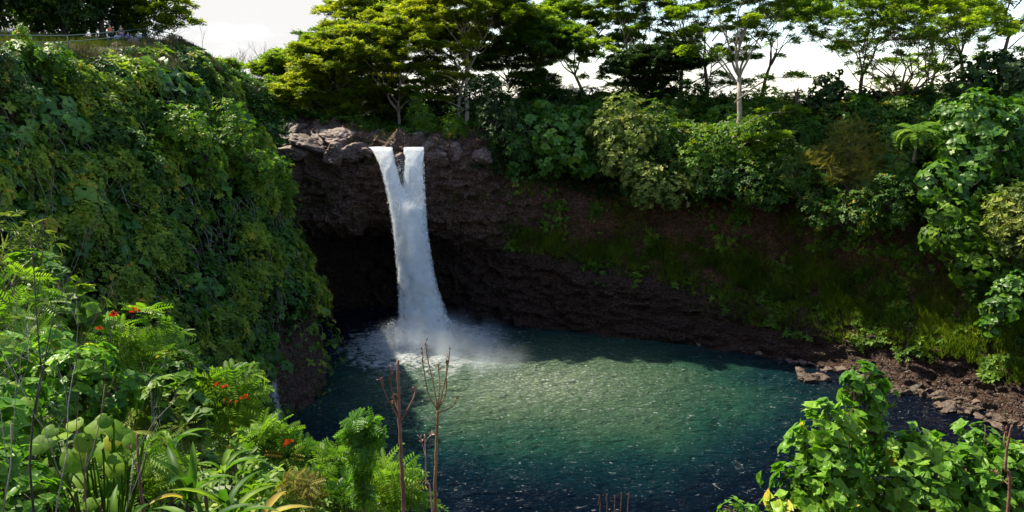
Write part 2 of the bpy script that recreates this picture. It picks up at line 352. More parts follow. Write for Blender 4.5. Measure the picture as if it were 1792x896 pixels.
# ------------------------------------------------------------------ gorge wall (one swept surface)
# station: base xy, outward dir, 12 profile points (offset, z)
ST = [
 ((-36, 22), (-1, 0),      [(0,-2),(0,1),(1,6),(2.5,12),(4.5,18),(6.5,24),(8.5,29),(10,33),(11,34.2),(16,34.6),(40,36),(90,38)]),
 ((-28, 44), (-.98, .05),  [(0,-2),(0,1),(1,6),(2.5,12),(4.5,18),(6.5,24),(8.2,28.4),(9.2,31.4),(10.5,32.5),(16,33.1),(40,35.5),(90,38)]),
 ((-23.5, 60), (-.97,.1),  [(0,-2),(0,1),(1.2,5),(3.5,11),(6,17),(9,23),(11.5,27.8),(13,31.4),(14.2,32.8),(19,33.5),(40,35.5),(90,38)]),
 ((-19.6, 73), (-.97,.16), [(0,-2),(0,1),(1.6,4),(4,9),(6,15),(9,21),(12.5,26.7),(15,31.5),(16.8,34.0),(22,34.6),(42,36.5),(90,38)]),
 ((-21.8, 84), (-.95,.25), [(0,-2),(-.2,1),(2.2,5),(4.6,11),(6.6,17),(8.9,23),(11.2,28.5),(13.6,33.0),(15.8,35.6),(20,35.6),(42,36),(90,37)]),
 ((-25.9, 92.8), (-.85,.5),[(0,-2),(-.2,1),(0.2,5),(.9,10),(2.2,15),(3.8,19),(5.8,23),(8.4,27),(11.5,31),(15,33.5),(40,33),(90,35)]),
 ((-27.2, 96.2), (-.35,.93), [(2,-2),(2,1),(2,5),(1.5,10),(.6,14),(.2,17),(.2,20),(.6,22.8),(2.5,25.6),(7,27),(30,28),(90,29)]),
 ((-22.5, 95.6), (-.05,1), [(10,-2),(10,1),(10,5),(9.5,10),(2,12.8),(0,14),(-.3,18),(.2,21.5),(1.4,24.4),(5,26.0),(30,26.5),(90,28)]),
 ((-16.5, 94.4), (0,1),    [(11,-2),(11,1),(11,5),(10,10),(3,13.6),(0.4,14.8),(0,18),(.2,21),(.9,23.4),(4,24.4),(30,25.5),(90,28)]),
 ((-11.0, 93.4), (0,1),    [(8,-2),(8,1),(8,5),(7,10),(3,13.2),(.8,15),(.3,18),(.2,21),(.6,23.4),(4,24.1),(30,25.5),(90,28)]),
 ((-5.0, 94.0), (.05,1),   [(5,-2),(5,1),(5,4),(4.5,8),(3,12),(1.5,15),(.6,18),(.4,21),(1.2,23.6),(5,24.6),(28,25.5),(90,21)]),
 ((3.0, 94.5), (.12,.99),  [(1,-2),(1,1),(.8,5),(.2,8.6),(1.8,10),(2.6,13),(2.2,16),(2.6,18.6),(4,20.8),(8,23.5),(28,26),(90,21)]),
 ((12.5, 92.0), (.22,.97), [(0,-2),(0,1),(.3,4),(0,7),(2.2,8.4),(3.6,11.5),(3.9,14.5),(4.6,17),(6.5,19),(11,22.5),(28,26),(90,21)]),
 ((22.5, 88.8), (.36,.93), [(0,-2),(0,1),(.6,3),(.6,5),(3,6.4),(4.8,10),(5.3,13.5),(6,16.5),(8,18.8),(13,22.5),(30,25.5),(90,21)]),
 ((31.5, 83.2), (.5,.87),  [(-.6,-2),(0,.8),(1,2.6),(1.6,4.4),(3.8,5.8),(6,9.5),(6.6,13),(7.4,16.5),(9.5,19.2),(15,23.5),(30,25),(90,20)]),
 ((40.0, 74.5), (.68,.73), [(-1.6,-2),(0,.6),(1.4,2.4),(2.4,4.4),(4.4,6.0),(6.6,9.5),(7.4,13),(8.6,16.5),(11,20),(16,25),(30,26.5),(90,21)]),
 ((47.0, 66.5), (.82,.57), [(-2.2,-2),(0,.5),(1.6,2.2),(2.6,4.4),(4.4,6.2),(6.6,9.5),(7.6,13),(9,17),(11.5,21.5),(16,27),(30,30),(90,30)]),
 ((54.0, 54.0), (.93,.37), [(-2,-2),(0,.6),(1.6,2.4),(2.6,4.6),(4.4,6.5),(6.6,10),(7.6,14),(9,18),(11.5,22.5),(16,28),(30,31),(90,31)]),
 ((62.0, 36.0), (.98,.2),  [(-2,-2),(0,.6),(1.6,2.4),(2.6,4.6),(4.4,6.5),(6.6,10),(7.6,14),(9,18),(11.5,22.5),(16,28),(30,31),(90,31)]),
]
def crom(A, t):
    """A (k,...) sampled at real indices t (n,) with Catmull-Rom"""
    k = len(A); i = np.clip(np.floor(t).astype(int), 0, k-2); u = (t-i).reshape((-1,)+(1,)*(A.ndim-1))
    g = lambda j: A[np.clip(j, 0, k-1)]
    a, b, c, d = g(i-1), g(i), g(i+1), g(i+2)
    r = .5*(2*b+(c-a)*u+(2*a-5*b+4*c-d)*u*u+(3*b-a-3*c+d)*u**3)
    lin = b+(c-b)*u
    return .65*r+.35*lin
def gorge_base(Ut, Vt):
    base = crom(np.array([s[0] for s in ST], float), Ut); dr = nrm(crom(np.array([s[1] for s in ST], float), Ut))
    pr = crom(np.array([s[2] for s in ST], float), Ut)           # (nu,12,2)
    pr = np.swapaxes(crom(np.swapaxes(pr, 0, 1), Vt), 0, 1)       # (nu,nv,2)
    P = np.empty(pr.shape[:2]+(3,))
    P[..., :2] = base[:, None]+dr[:, None]*pr[..., :1]; P[..., 2] = pr[..., 1]
    return P
def gnormal(P):
    du = np.gradient(P, axis=0); dv = np.gradient(P, axis=1)
    N = nrm(np.cross(du, dv))
    return N
def uv_axes(perst, segs):
    Ut = np.linspace(0, len(ST)-1, (len(ST)-1)*perst+1)
    Vt = np.concatenate([np.linspace(i, i+1, n, endpoint=False) for i, n in enumerate(segs)]+[[len(segs)]])
    return Ut, Vt
Ut, Vt = uv_axes(46, [14, 18, 22, 26, 26, 22, 22, 22, 20, 22, 30])
GP = gorge_base(Ut, Vt); GN = gnormal(GP)
# make the normal point to the gorge / up
sgn = np.sign((GN*np.array([0, 0, 1.0])).sum(-1)[:, -8:].mean()); GN = GN*sgn
UU, VV = np.meshgrid(Ut, Vt, indexing='ij')
lawn = (1-sstep(5.0, 5.8, UU))*sstep(7.2, 8.0, VV)
plate = sstep(9.2, 10, VV)
amp = (1-.93*lawn)*(1-.35*plate)
rough = fbm(GP/7.0, 3, 3)-.5
ridge = 1-np.abs(2*fbm(GP*np.array([.45, .45, .6]), 4, 5)-1)
strat = fbm(GP*np.array([.5, .5, 2.2]), 3, 9)-.5
fine = fbm(GP*2.2, 3, 21)-.5
wl = worley(GP*np.array([.55, .55, .75]), 4)
rockz = sstep(5.2, 6.2, UU)*(1-sstep(10.4, 11.6, UU))            # bare basalt by the falls
lowr = (1-sstep(3.2, 4.2, VV))*sstep(10, 11.5, UU)
disp = amp*(2.2*rough+(1.0+1.3*rockz)*(ridge-.75)+(.7+1.0*lowr+.5*rockz)*strat+.65*fine+(.55+.6*rockz)*(wl-.5))
GQ = GP+GN*disp[..., None]
GNf = gnormal(GQ)*sgn
up = np.clip(GNf[..., 2], 0, 1)
earth = sstep(10.4, 11.6, UU)*sstep(3.6, 4.6, VV)*.9*sstep(.3, .6, fbm(GP/4.0, 4, 31)+.1)
earth = np.maximum(earth, (1-sstep(5.4, 6.2, UU))*sstep(5.5, 7, VV)*.7)
green = np.maximum(lawn, sstep(10.4, 11.6, UU)*np.exp(-((VV-4.3)/.55)**2)*sstep(.35, .6, fbm(GP/2.5, 4, 41)))
green = np.maximum(green, plate*(1-rockz*.6)*.8)
me = mesh_np('gorge_cliff', GQ.reshape(-1, 3), [grid_faces(len(Ut), len(Vt))], {'earth': earth.ravel(), 'green': green.ravel(), 'wet': ((1-sstep(3.6, 4.6, VV))*sstep(5.3, 6, UU)).ravel()}, True)
tag(link('cliff', me, M_rock), 'dark basalt and red earth walls ringing the pool', kind='structure')

def top_z(x, y):
    s = GQ[:, -80:].reshape(-1, 3); d = (s[:, 0]-x)**2+(s[:, 1]-y)**2
    return float(s[np.argmin(d), 2])

# pool bed + far ground sheet
gq = np.array([[-900, -900, -3.0], [900, -900, -3.0], [900, 2500, -3.0], [-900, 2500, -3.0]])
tag(link('ground', mesh_np('ground', gq, [np.array([[0, 1, 2, 3]])], {'earth': np.ones(4), 'green': np.zeros(4)}), M_rock), kind='structure')
# plateau beyond the rim, out to the horizon
def plateau():
    xs = np.concatenate([np.linspace(-700, -150, 12), np.linspace(-140, 170, 80), np.linspace(180, 800, 12)])
    ys = np.concatenate([np.linspace(112, 260, 50), np.linspace(280, 1800, 20)])
    X, Y = np.meshgrid(xs, ys, indexing='ij'); Z = 20.5+sstep(-20, -60, X)*9-sstep(140, 420, Y)*16+3*(fbm(np.stack([X, Y, X*0], -1)/25, 3, 77)-.5)
    Z -= (Y < 116)*0.0+np.maximum(0, 122-Y)*.35
    V = np.stack([X, Y, Z], -1).reshape(-1, 3)
    tag(link('terrain', mesh_np('terrain', V, [grid_faces(len(xs), len(ys))], {'earth': np.full(len(V), .6), 'green': np.full(len(V), .9)}, True), M_rock), kind='structure')
plateau()

# near hillside below the viewpoint
def hill_z(x, y):
    a = x/np.maximum(y, 1.0)
    s1 = np.interp(a, [-1.2, -.3, 0, .3, .42, .7, 1.2], [.60, .66, .76, .80, .74, .70, .66])
    s2 = np.interp(a, [-1.2, -.6, -.4, -.2, 0, .3], [.02, .05, .22, .6, .78, .85])
    z = CAMZ-1.6-s1*np.clip(y-.5, 0, 13)-s2*np.clip(y-13.5, 0, 11)-1.35*np.maximum(0, y-24.5)
    return np.maximum(z, -3.2)
hx = np.concatenate([np.linspace(-60, -30, 12), np.linspace(-29, 30, 150), np.linspace(31, 75, 16)]); hy = np.concatenate([np.linspace(-25, 0, 8), np.linspace(.6, 46, 150)])
HX, HY = np.meshgrid(hx, hy, indexing='ij'); HZ = hill_z(HX, HY)
HP = np.stack([HX, HY, HZ], -1); HP[..., 2] += (HY > 2)*1.0*(fbm(HP/3.0, 4, 51)-.5)
tag(link('hillside', mesh_np('hillside', HP.reshape(-1, 3), [grid_faces(len(hx), len(hy))], {'earth': np.full(HP[..., 0].size, .8), 'green': np.full(HP[..., 0].size, .5)}, True), M_rock), 'steep planted slope falling from the viewpoint', kind='structure')

# ------------------------------------------------------------------ water
FALL = np.array([-10.6, 88.6])
def watermat():
    m, t = newmat('pool_water'); g = NT(t)
    geo = g.n('ShaderNodeNewGeometry'); P = geo.outputs['Position']
    mp = g.n('ShaderNodeMapping', _0=P); mp.inputs['Rotation'].default_value = (0, 0, .35); mp.inputs['Scale'].default_value = (1.0, 2.0, 1)
    w1 = g.n('ShaderNodeTexNoise', _0=mp.outputs[0], Scale=.55, Detail=2.0, Roughness=.5, Distortion=.6)
    w2 = g.n('ShaderNodeTexNoise', _0=mp.outputs[0], Scale=1.7, Detail=6.0, Roughness=.62, Distortion=1.0)
    w3 = g.n('ShaderNodeTexNoise', _0=mp.outputs[0], Scale=6.0, Detail=3.0, Roughness=.6)
    h0 = g.n('ShaderNodeMath', {'operation': 'MULTIPLY_ADD'}, _0=w3.outputs[0], _1=.22, _2=w2.outputs[0])
    hh = g.n('ShaderNodeMath', {'operation': 'MULTIPLY_ADD'}, _0=w1.outputs[0], _1=2.1, _2=h0.outputs[0])
    bp = g.n('ShaderNodeBump', Strength=1.0, Distance=1.5, Height=hh.outputs[0])
    # distances from the foot of the falls and from the sunlit patch
    vs = g.n('ShaderNodeVectorMath', {'operation': 'SUBTRACT'}, _0=P); vs.inputs[1].default_value = (FALL[0], FALL[1], 0)
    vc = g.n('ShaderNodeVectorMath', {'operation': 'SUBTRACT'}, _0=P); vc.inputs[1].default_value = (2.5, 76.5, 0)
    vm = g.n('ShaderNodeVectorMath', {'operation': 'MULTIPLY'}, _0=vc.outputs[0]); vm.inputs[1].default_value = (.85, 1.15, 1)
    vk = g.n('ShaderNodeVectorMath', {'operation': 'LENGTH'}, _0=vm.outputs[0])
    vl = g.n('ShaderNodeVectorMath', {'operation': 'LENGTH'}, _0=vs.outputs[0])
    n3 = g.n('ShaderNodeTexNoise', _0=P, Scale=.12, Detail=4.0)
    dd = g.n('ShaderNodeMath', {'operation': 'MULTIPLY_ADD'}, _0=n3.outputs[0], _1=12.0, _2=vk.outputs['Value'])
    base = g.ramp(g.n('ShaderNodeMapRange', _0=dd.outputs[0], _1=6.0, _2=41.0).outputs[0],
        [(0, (.20, .27, .17)), (.28, (.095, .17, .10)), (.5, (.024, .09, .064)), (.64, (.006, .036, .046)), (.8, (.003, .012, .026)), (1, (.003, .006, .018))])  # depth tint, with the sunlit patch and the shade around it painted in
    # foam
    fn = g.n('ShaderNodeTexNoise', _0=P, Scale=.7, Detail=8.0, Roughness=.7, Distortion=1.2)
    fm = g.n('ShaderNodeMapRange', _0=vl.outputs['Value'], _1=1.5, _2=14.0, _3=.36, _4=-.05)
    fa = g.n('ShaderNodeMath', {'operation': 'ADD'}, _0=fn.outputs[0], _1=fm.outputs[0])
    fr = g.n('ShaderNodeMapRange', {'interpolation_type': 'SMOOTHSTEP'}, _0=fa.outputs[0], _1=.56, _2=.78)
    # small whitecaps that also paint sun glints, thickest in the bright patch
    mp2 = g.n('ShaderNodeMapping', _0=P); mp2.inputs['Rotation'].default_value = (0, 0, .3); mp2.inputs['Scale'].default_value = (1.0, 2.6, 1)
    cn = g.n('ShaderNodeTexNoise', _0=mp2.outputs[0], Scale=1.9, Detail=7.0, Roughness=.72, Distortion=.8)
    cf = g.n('ShaderNodeMapRange', _0=vk.outputs['Value'], _1=2.0, _2=18.0, _3=.075, _4=0.0)
    cs = g.n('ShaderNodeMath', {'operation': 'ADD'}, _0=cn.outputs[0], _1=cf.outputs[0])
    cm = g.n('ShaderNodeMapRange', _0=cs.outputs[0], _1=.615, _2=.69, _3=0.0, _4=.75)
    ft = g.n('ShaderNodeMath', {'operation': 'MAXIMUM'}, _0=fr.outputs[0], _1=cm.outputs[0])
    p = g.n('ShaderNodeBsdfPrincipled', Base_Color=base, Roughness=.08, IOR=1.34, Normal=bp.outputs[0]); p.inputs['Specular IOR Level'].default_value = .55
    q = g.n('ShaderNodeBsdfPrincipled', Base_Color=(.72, .76, .78, 1), Roughness=.7, Normal=bp.outputs[0])
    mx = g.n('ShaderNodeMixShader', _0=ft.outputs[0], _1=p.outputs[0], _2=q.outputs[0])
    g.n('ShaderNodeOutputMaterial', Surface=mx.outputs[0]); return m
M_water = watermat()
def build_pool():
    xs = np.linspace(-34, 62, 560); ys = np.linspace(26, 112, 500)
    X, Y = np.meshgrid(xs, ys, indexing='ij'); p = np.stack([X*.5+Y*.12, Y*1.0-X*.25, X*0], -1)
    d = np.hypot(X-FALL[0], Y-FALL[1]); a = .22+.35*np.exp(-d/9)
    Z = a*2*(fbm(p*.8, 4, 61, .55)-.5)
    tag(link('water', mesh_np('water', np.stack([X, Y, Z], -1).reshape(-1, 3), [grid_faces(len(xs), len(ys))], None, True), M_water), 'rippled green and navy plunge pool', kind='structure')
build_pool()

def fallmat(name, alpha_lo, alpha_hi, edge=True):
    m, t = newmat(name); g = NT(t); geo = g.n('ShaderNodeNewGeometry'); P = geo.outputs['Position']
    mp = g.n('ShaderNodeMapping', _0=P); mp.inputs['Scale'].default_value = (1, 1, .11)
    n1 = g.n('ShaderNodeTexNoise', _0=mp.outputs[0], Scale=7.0, Detail=8.0, Roughness=.75, Distortion=.3)
    n2 = g.n('ShaderNodeTexNoise', _0=P, Scale=1.3, Detail=7.0, Roughness=.65)
    ad = g.n('ShaderNodeMath', {'operation': 'ADD'}, _0=n1.outputs[0], _1=n2.outputs[0])
    at_ = g.n('ShaderNodeAttribute', {'attribute_name': 'rnd'})
    s2 = g.n('ShaderNodeMath', {'operation': 'MULTIPLY_ADD'}, _0=at_.outputs['Fac'], _1=.9, _2=ad.outputs[0])
    al = g.n('ShaderNodeMapRange', {'interpolation_type': 'SMOOTHSTEP'}, _0=s2.outputs[0], _1=alpha_lo, _2=alpha_hi)
    col = g.ramp(g.n('ShaderNodeMapRange', _0=ad.outputs[0], _1=.7, _2=1.2).outputs[0], [(0, (.62, .69, .77)), (.3, (.88, .92, .96)), (1, (.98, .99, 1.0))])
    bp = g.n('ShaderNodeBump', Strength=.6, Distance=.3, Height=ad.outputs[0])
    p = g.n('ShaderNodeBsdfDiffuse', Color=col, Normal=bp.outputs[0])
    tr = g.n('ShaderNodeBsdfTranslucent', Color=col)
    m1 = g.n('ShaderNodeMixShader', _0=.45, _1=p.outputs[0], _2=tr.outputs[0])
    tp = g.n('ShaderNodeBsdfTransparent')
    m2 = g.n('ShaderNodeMixShader', _0=al.outputs[0], _1=tp.outputs[0], _2=m1.outputs[0])
    g.n('ShaderNodeOutputMaterial', Surface=m2.outputs[0]); return m
M_fall = fallmat('falling_water', 1.15, 1.6); M_spray = fallmat('falling_spray', 1.15, 1.75)
def strand(name, rows, mat, thick, seed, amp, parent):
    """rows: (px left, px right, py, Y)"""
    rows = np.array(rows, float); n = 150; k = 40
    t = np.linspace(0, len(rows)-1, n); R = crom(rows, t)
    ph = np.linspace(0, 2*math.pi, k, endpoint=False)
    V = np.zeros((n, k, 3)); A = np.zeros((n, k))
    for i, (l, r, y, Y) in enumerate(R):
        L = at(l, y, Y); Rr = at(r, y, Y); c = (L+Rr)/2; h = (Rr-L)/2
        V[i] = c+np.cos(ph)[:, None]*h+np.sin(ph)[:, None]*np.array([0, 1, 0])*thick
        A[i] = np.abs(np.sin(ph))**.7
    f = fbm(V*np.array([1.3, 1.3, .35]), 4, seed)-.5; f2 = fbm(V*np.array([3.5, 3.5, 1.2]), 3, seed+3)-.5
    d = nrm(V-V.mean(1, keepdims=True)); tt = np.linspace(.15, 1, n)[:, None]
    V = V+d*((f*amp*2+f2*amp)*tt)[..., None]
    A = A-(1.3 if mat is M_spray else 0)*(1-sstep(0, .22, np.linspace(0, 1, n)))[:, None]
    i = np.arange(n-1)[:, None]*k; j = np.arange(k)[None]; F = np.stack([i+j, i+(j+1) % k, i+k+(j+1) % k, i+k+j], -1).reshape(-1, 4)
    o = link(name, mesh_np(name, V.reshape(-1, 3)-np.array(parent.location), [F], {'rnd': A.ravel()}, True), mat, parent); return o
wf = empty('waterfall', (float(FALL[0]), float(FALL[1]), 0), 'tall white waterfall plunging in two joined strands from the rock rim', 'waterfall')
strand('left_strand', [(643,686,257,93.4),(651,688,264,92.6),(664,694,290,91.4),(673,703,320,90.5),(682,722,355,89.8),(688,738,395,89.2),(694,745,440,88.8),(700,751,490,88.4),(704,762,540,88.1),(704,776,604,87.8)], M_fall, .6, 5, .4, wf)
strand('right_strand', [(706,742,257,93.2),(706,742,264,92.6),(707,740,290,91.5),(706,741,330,90.6),(706,743,370,89.9),(708,746,410,89.4),(714,751,460,89),(722,758,510,88.6),(730,768,560,88.2),(734,780,604,87.9)], M_fall, .45, 8, .3, wf)
def drops(name, rows, parent, n, seed, spread, size):
    rng = np.random.RandomState(seed); rows = np.array(rows, float); t = rng.rand(n)**.7*(len(rows)-1); Rr = crom(rows, t); g = Geo()
    u = rng.beta(.55, .55, n); px = Rr[:, 0]*(1-u)+Rr[:, 1]*u
    P = np.array([at(a, b, c) for a, b, c in zip(px, Rr[:, 2], Rr[:, 3])]); tt = t/(len(rows)-1)
    P += rng.normal(size=(n, 3))*np.array([spread, spread*.8, spread])*(.25+tt[:, None]); P[:, 1] -= rng.rand(n)*spread*1.5
    P[:, 2] = np.maximum(P[:, 2], .1)
    scatter(g, T_rhomb(.4, 0), P, np.array([0, -1.0, .2])+rng.normal(size=(n, 3))*.6, size*rng.uniform(.4, 1.6, n), rng.rand(n), rng, Yh=np.array([0, 0, 1.0])+rng.normal(size=(n, 3))*.35)
    link(name, g.mesh(name, origin=np.array(parent.location)), M_drop, parent)
M_thin = fallmat('thin_spray', 1.55, 2.3)
M_drop = plain('water_drops', (.85, .9, .95), .4)
drops('droplets', [(664,742,285,91.0),(674,743,325,90.0),(684,745,370,89.2),(692,750,430,88.4),(699,760,500,87.9),(700,774,560,87.5),(694,790,600,87.2)], wf, 22000, 33, .14, .10)
drops('splash', [(690,790,560,87.0),(670,830,585,86.5),(650,860,600,86.0)], wf, 7000, 34, .75, .085)
strand('spray_veil', [(676,742,320,90.4),(685,745,360,89.8),(689,749,400,89.3),(693,756,450,88.9),(697,766,500,88.4),(697,782,550,88.0),(684,804,606,87.6)], M_spray, 1.1, 15, .55, wf)
sf = empty('small_waterfall', (-20.4, 64.6, 0), 'thin spring cascade at the foot of the left cliff', 'waterfall')
strand('spray_veil', [(474,482,655,65.6),(474,485,672,65.2),(471,489,695,65),(468,495,720,64.8),(465,502,758,64.4)], M_thin, .25, 25, .12, sf)
drops('droplets', [(476,482,655,65.4),(473,487,700,64.8),(468,500,758,64.2)], sf, 1300, 35, .2, .07)

# mist at the foot of the falls
def mistmat(dens, c, r):
    m, t = newmat('mist_volume'); g = NT(t); geo = g.n('ShaderNodeTexCoord'); O = geo.outputs['Object']
    nz = g.n('ShaderNodeTexNoise', _0=O, Scale=.32, Detail=4.0, Roughness=.6)
    sc = g.n('ShaderNodeVectorMath', {'operation': 'DIVIDE'}, _0=O); sc.inputs[1].default_value = r
    ln = g.n('ShaderNodeVectorMath', {'operation': 'LENGTH'}, _0=sc.outputs[0])
    fo = g.n('ShaderNodeMapRange', _0=ln.outputs['Value'], _1=0.1, _2=1.0, _3=1.0, _4=0.0)
    f2 = g.n('ShaderNodeMath', {'operation': 'POWER'}, _0=fo.outputs[0], _1=1.8)
    nr = g.n('ShaderNodeMapRange', _0=nz.outputs[0], _1=.38, _2=.68)
    mu = g.n('ShaderNodeMath', {'operation': 'MULTIPLY'}, _0=f2.outputs[0], _1=nr.outputs[0]); mu.use_clamp = True
    md = g.n('ShaderNodeMath', {'operation': 'MULTIPLY'}, _0=mu.outputs[0], _1=dens)
    v = g.n('ShaderNodeVolumePrincipled', Color=(.82, .91, 1.0, 1), Density=md.outputs[0], Anisotropy=.25)
    g.n('ShaderNodeOutputMaterial', Volume=v.outputs[0]); return m
def mist(loc, r, dens, label):
    bm = bmesh.new(); bmesh.ops.create_icosphere(bm, subdivisions=3, radius=1.0)
    for v in bm.verts: v.co = Vector((v.co.x*r[0], v.co.y*r[1], v.co.z*r[2]))
    me = bpy.data.meshes.new('mist'); bm.to_mesh(me); bm.free()
    o = link('mist', me, mistmat(dens, None, r), None, loc); tag(o, label, 'mist', None, 'stuff')
mist((-8.5, 87.0, .3), (10.5, 7, 5), 1.0, 'white spray mist rising where the falls hit the pool')
mist((-4.0, 82.0, .2), (8, 8, 3.5), .32, 'sunlit mist drifting over the bright water')

# ------------------------------------------------------------------ pillowy vegetation skins over the walls
Up, Vp = uv_axes(20, [6, 8, 9, 10, 10, 10, 10, 10, 10, 12, 14])
PP = gorge_base(Up, Vp); PN = gnormal(PP)*sgn; UP, VP = np.meshgrid(Up, Vp, indexing='ij')
flat = (1-sstep(5.0, 5.8, UP))*sstep(7.2, 8.0, VP)
PP = PP+PN*((1-.93*flat)*2.2*(fbm(PP/7.0, 3, 3)-.5))[..., None]
def pillow(scale, a, seed, base=.3):
    w = worley(PP/scale, seed); w2 = worley(PP/(scale*.38), seed+5)
    Q = PP+PN*((1-.72*sstep(3.7, 4.8, UP))*np.where(UP > 8, 1/.28, 1)*(1-.9*(1-sstep(5.0, 5.8, UP))*sstep(6.6, 7.8, VP))*(base+a*(1-np.clip(w, 0, 1)**1.5)+.35*a*(1-np.clip(w2, 0, 1))))[..., None]
    return Q, nrm(gnormal(Q)*sgn), sstep(.95, .45, w) if 0 else np.clip(1.5-1.75*w, .02, 1)
def sample(Q, N, prob, n, rng):
    c = .25*(Q[:-1, :-1]+Q[1:, :-1]+Q[:-1, 1:]+Q[1:, 1:])
    ar = np.linalg.norm(np.cross(Q[1:, :-1]-Q[:-1, :-1], Q[:-1, 1:]-Q[:-1, :-1]), axis=-1)
    pr = .25*(prob[:-1, :-1]+prob[1:, :-1]+prob[:-1, 1:]+prob[1:, 1:])
    px, py = proj(c); vis = (px > -120) & (px < 1912) & (py > -60) & (py < 960)
    w = (ar*pr*vis).ravel()
    if n is None: return w.sum()
    n = int(n*w.sum()) if n < 1000 else int(n)
    idx = rng.choice(len(w), n, p=w/w.sum()); i, j = np.unravel_index(idx, ar.shape)
    a = rng.rand(n, 1); b = rng.rand(n, 1)
    P = (Q[i, j]*(1-a)+Q[i+1, j]*a)*(1-b)+(Q[i, j+1]*(1-a)+Q[i+1, j+1]*a)*b
    return P, N[i, j]
def skin(name, label, T, size, dens, Q, N, prob, mat, seed, upw=.5, out=.15, tn=1.6, hang=0.0, sizev=.35):
    rng = np.random.RandomState(seed); P, n = sample(Q, N, prob, dens, rng)
    g = Geo(); m = len(P)
    Z = n+np.array([0, 0, upw])+rng.normal(size=(m, 3))*.35
    P = P+n*(rng.rand(m, 1)**2*out*3-.05)
    rnd = np.clip(.5*sstep(.25, .75, fbm(P/tn, 3, seed))+.5*rng.rand(m), 0, 1)
    sz = size*(1-sizev+2*sizev*rng.rand(m))*(.62+.8*sstep(.3, .7, fbm(P/2.6, 3, seed+3)))
    Yh = None
    if hang: Yh = np.cross(np.cross(Z, np.array([0, 0, -1.0])+rng.normal(size=(m, 3))*.3), Z); Yh = nrm(Yh)
    if hang: scatter(g, T, P, Z, sz, rnd, rng, Yh=Yh)
    else: scatter(g, T, P, Z, sz, rnd, rng)
    o = link(name, g.mesh(name), mat); tag(o, label, 'plants', None, 'stuff'); print(name, m, 'pieces'); return o

ROS_S = T_ros(T_leaf(.5), 6, .35, 1); ROS_H = T_ros(T_heart(.95), 4, .1, 2, .5); ROS_F = T_ros(T_pinnate(5, .2, .4), 5, .25, 3)
ROS_R = T_ros(T_rhomb(.4), 7, .4, 4); ROS_B = T_ros(T_blade(.05, .5), 9, 1.0, 5, .5); ROS_P = T_ros(T_leaf(.42, .1, .1), 9, .5, 6)

nz_a = fbm(PP/5.0, 4, 101); nz_b = fbm(PP/2.5, 4, 102); PZ = PP[..., 2]
head = 1-sstep(5.15, 5.5, UP+.25*(nz_b-.5)*2+.10*(PZ-18)/10*(-1))
wall = sstep(.5, 1.2, VP)*(1-.97*sstep(1.9, 2.4, UP)*(1-sstep(5.5, 9.0, PZ+5*(nz_a-.5))))*(1-.8*sstep(4.0, 4.7, UP+.4*(nz_b-.5))*(1-sstep(16, 25, PZ)))
headtop = 1-sstep(7.4, 8.0, VP)
# left headland
Q1, N1, D1 = pillow(4.0, 2.7, 11)
big = sstep(.49, .53, nz_a)
skin('leafy_creeper', 'shiny small-leaved green growth wrapping the left cliff', ROS_S, .40, 17, Q1, N1, D1*head*wall*headtop*(.25+.75*(1-big)), ML['mid'], 201)
Q2, N2, D2 = pillow(3.4, 1.8, 12)
skin('big_leaved_creeper', 'large heart-shaped leaves hanging on the left cliff', ROS_H, .62, 8, Q2, N2, D2*head*wall*headtop*big, ML['heart'], 202, hang=1)
skin('bright_creeper', 'yellow-green leafy clumps on the left cliff', ROS_S, .40, 22, Q1+N1*.3, N1, head*wall*headtop*sstep(.47, .53, fbm(PP/2.6, 3, 133))*np.clip(D1*1.6-.45, 0, 1), ML['fresh'], 203)
skin('cliff_top_scrub', 'dry brown and olive scrub along the left cliff top', ROS_B, .45, 26, Q2, N2, head*sstep(5.2, 6.4, VP)*(1-sstep(7.9, 8.2, VP))*sstep(.35, .6, nz_b), ML['dry'], 204, upw=.9)
wall = wall*(1-.85*sstep(.47, .54, fbm(PP/4.0, 3, 151)+.04)*sstep(5.2, 6.2, VP)*(1-sstep(2.5, 4.5, UP)))
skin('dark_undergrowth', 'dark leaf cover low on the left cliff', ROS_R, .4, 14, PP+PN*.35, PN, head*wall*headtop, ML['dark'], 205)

skin('scattered_big_leaves', 'scattered large yellowing leaves among the creepers of the left cliff', ROS_H, .6, .8, Q1+N1*.3, N1, head*wall*headtop*(.2+big), ML['heart'], 206, hang=1, sizev=.5)
def hanging_vines():
    rng = np.random.RandomState(207); P, n = sample(Q1, N1, head*wall*headtop, 1000, rng); g = Geo()
    for p, q in zip(P, n):
        L_ = rng.uniform(.6, 3); d = np.array([q[0], q[1], 0])*.3
        pts = np.array([p+q*.1, p+q*.5+d*.5-[0, 0, L_*.3], p+q*.45+d+rng.normal(size=3)*.3-[0, 0, L_]])
        tube(g, catmull(pts, 7), np.linspace(.022, .01, 7), 4, rng.rand())
    tag(link('hanging_vines', g.mesh('hanging_vines'), MB_grey), 'thin bare vines and twigs dangling over the left cliff', 'plants', None, 'stuff')
hanging_vines()

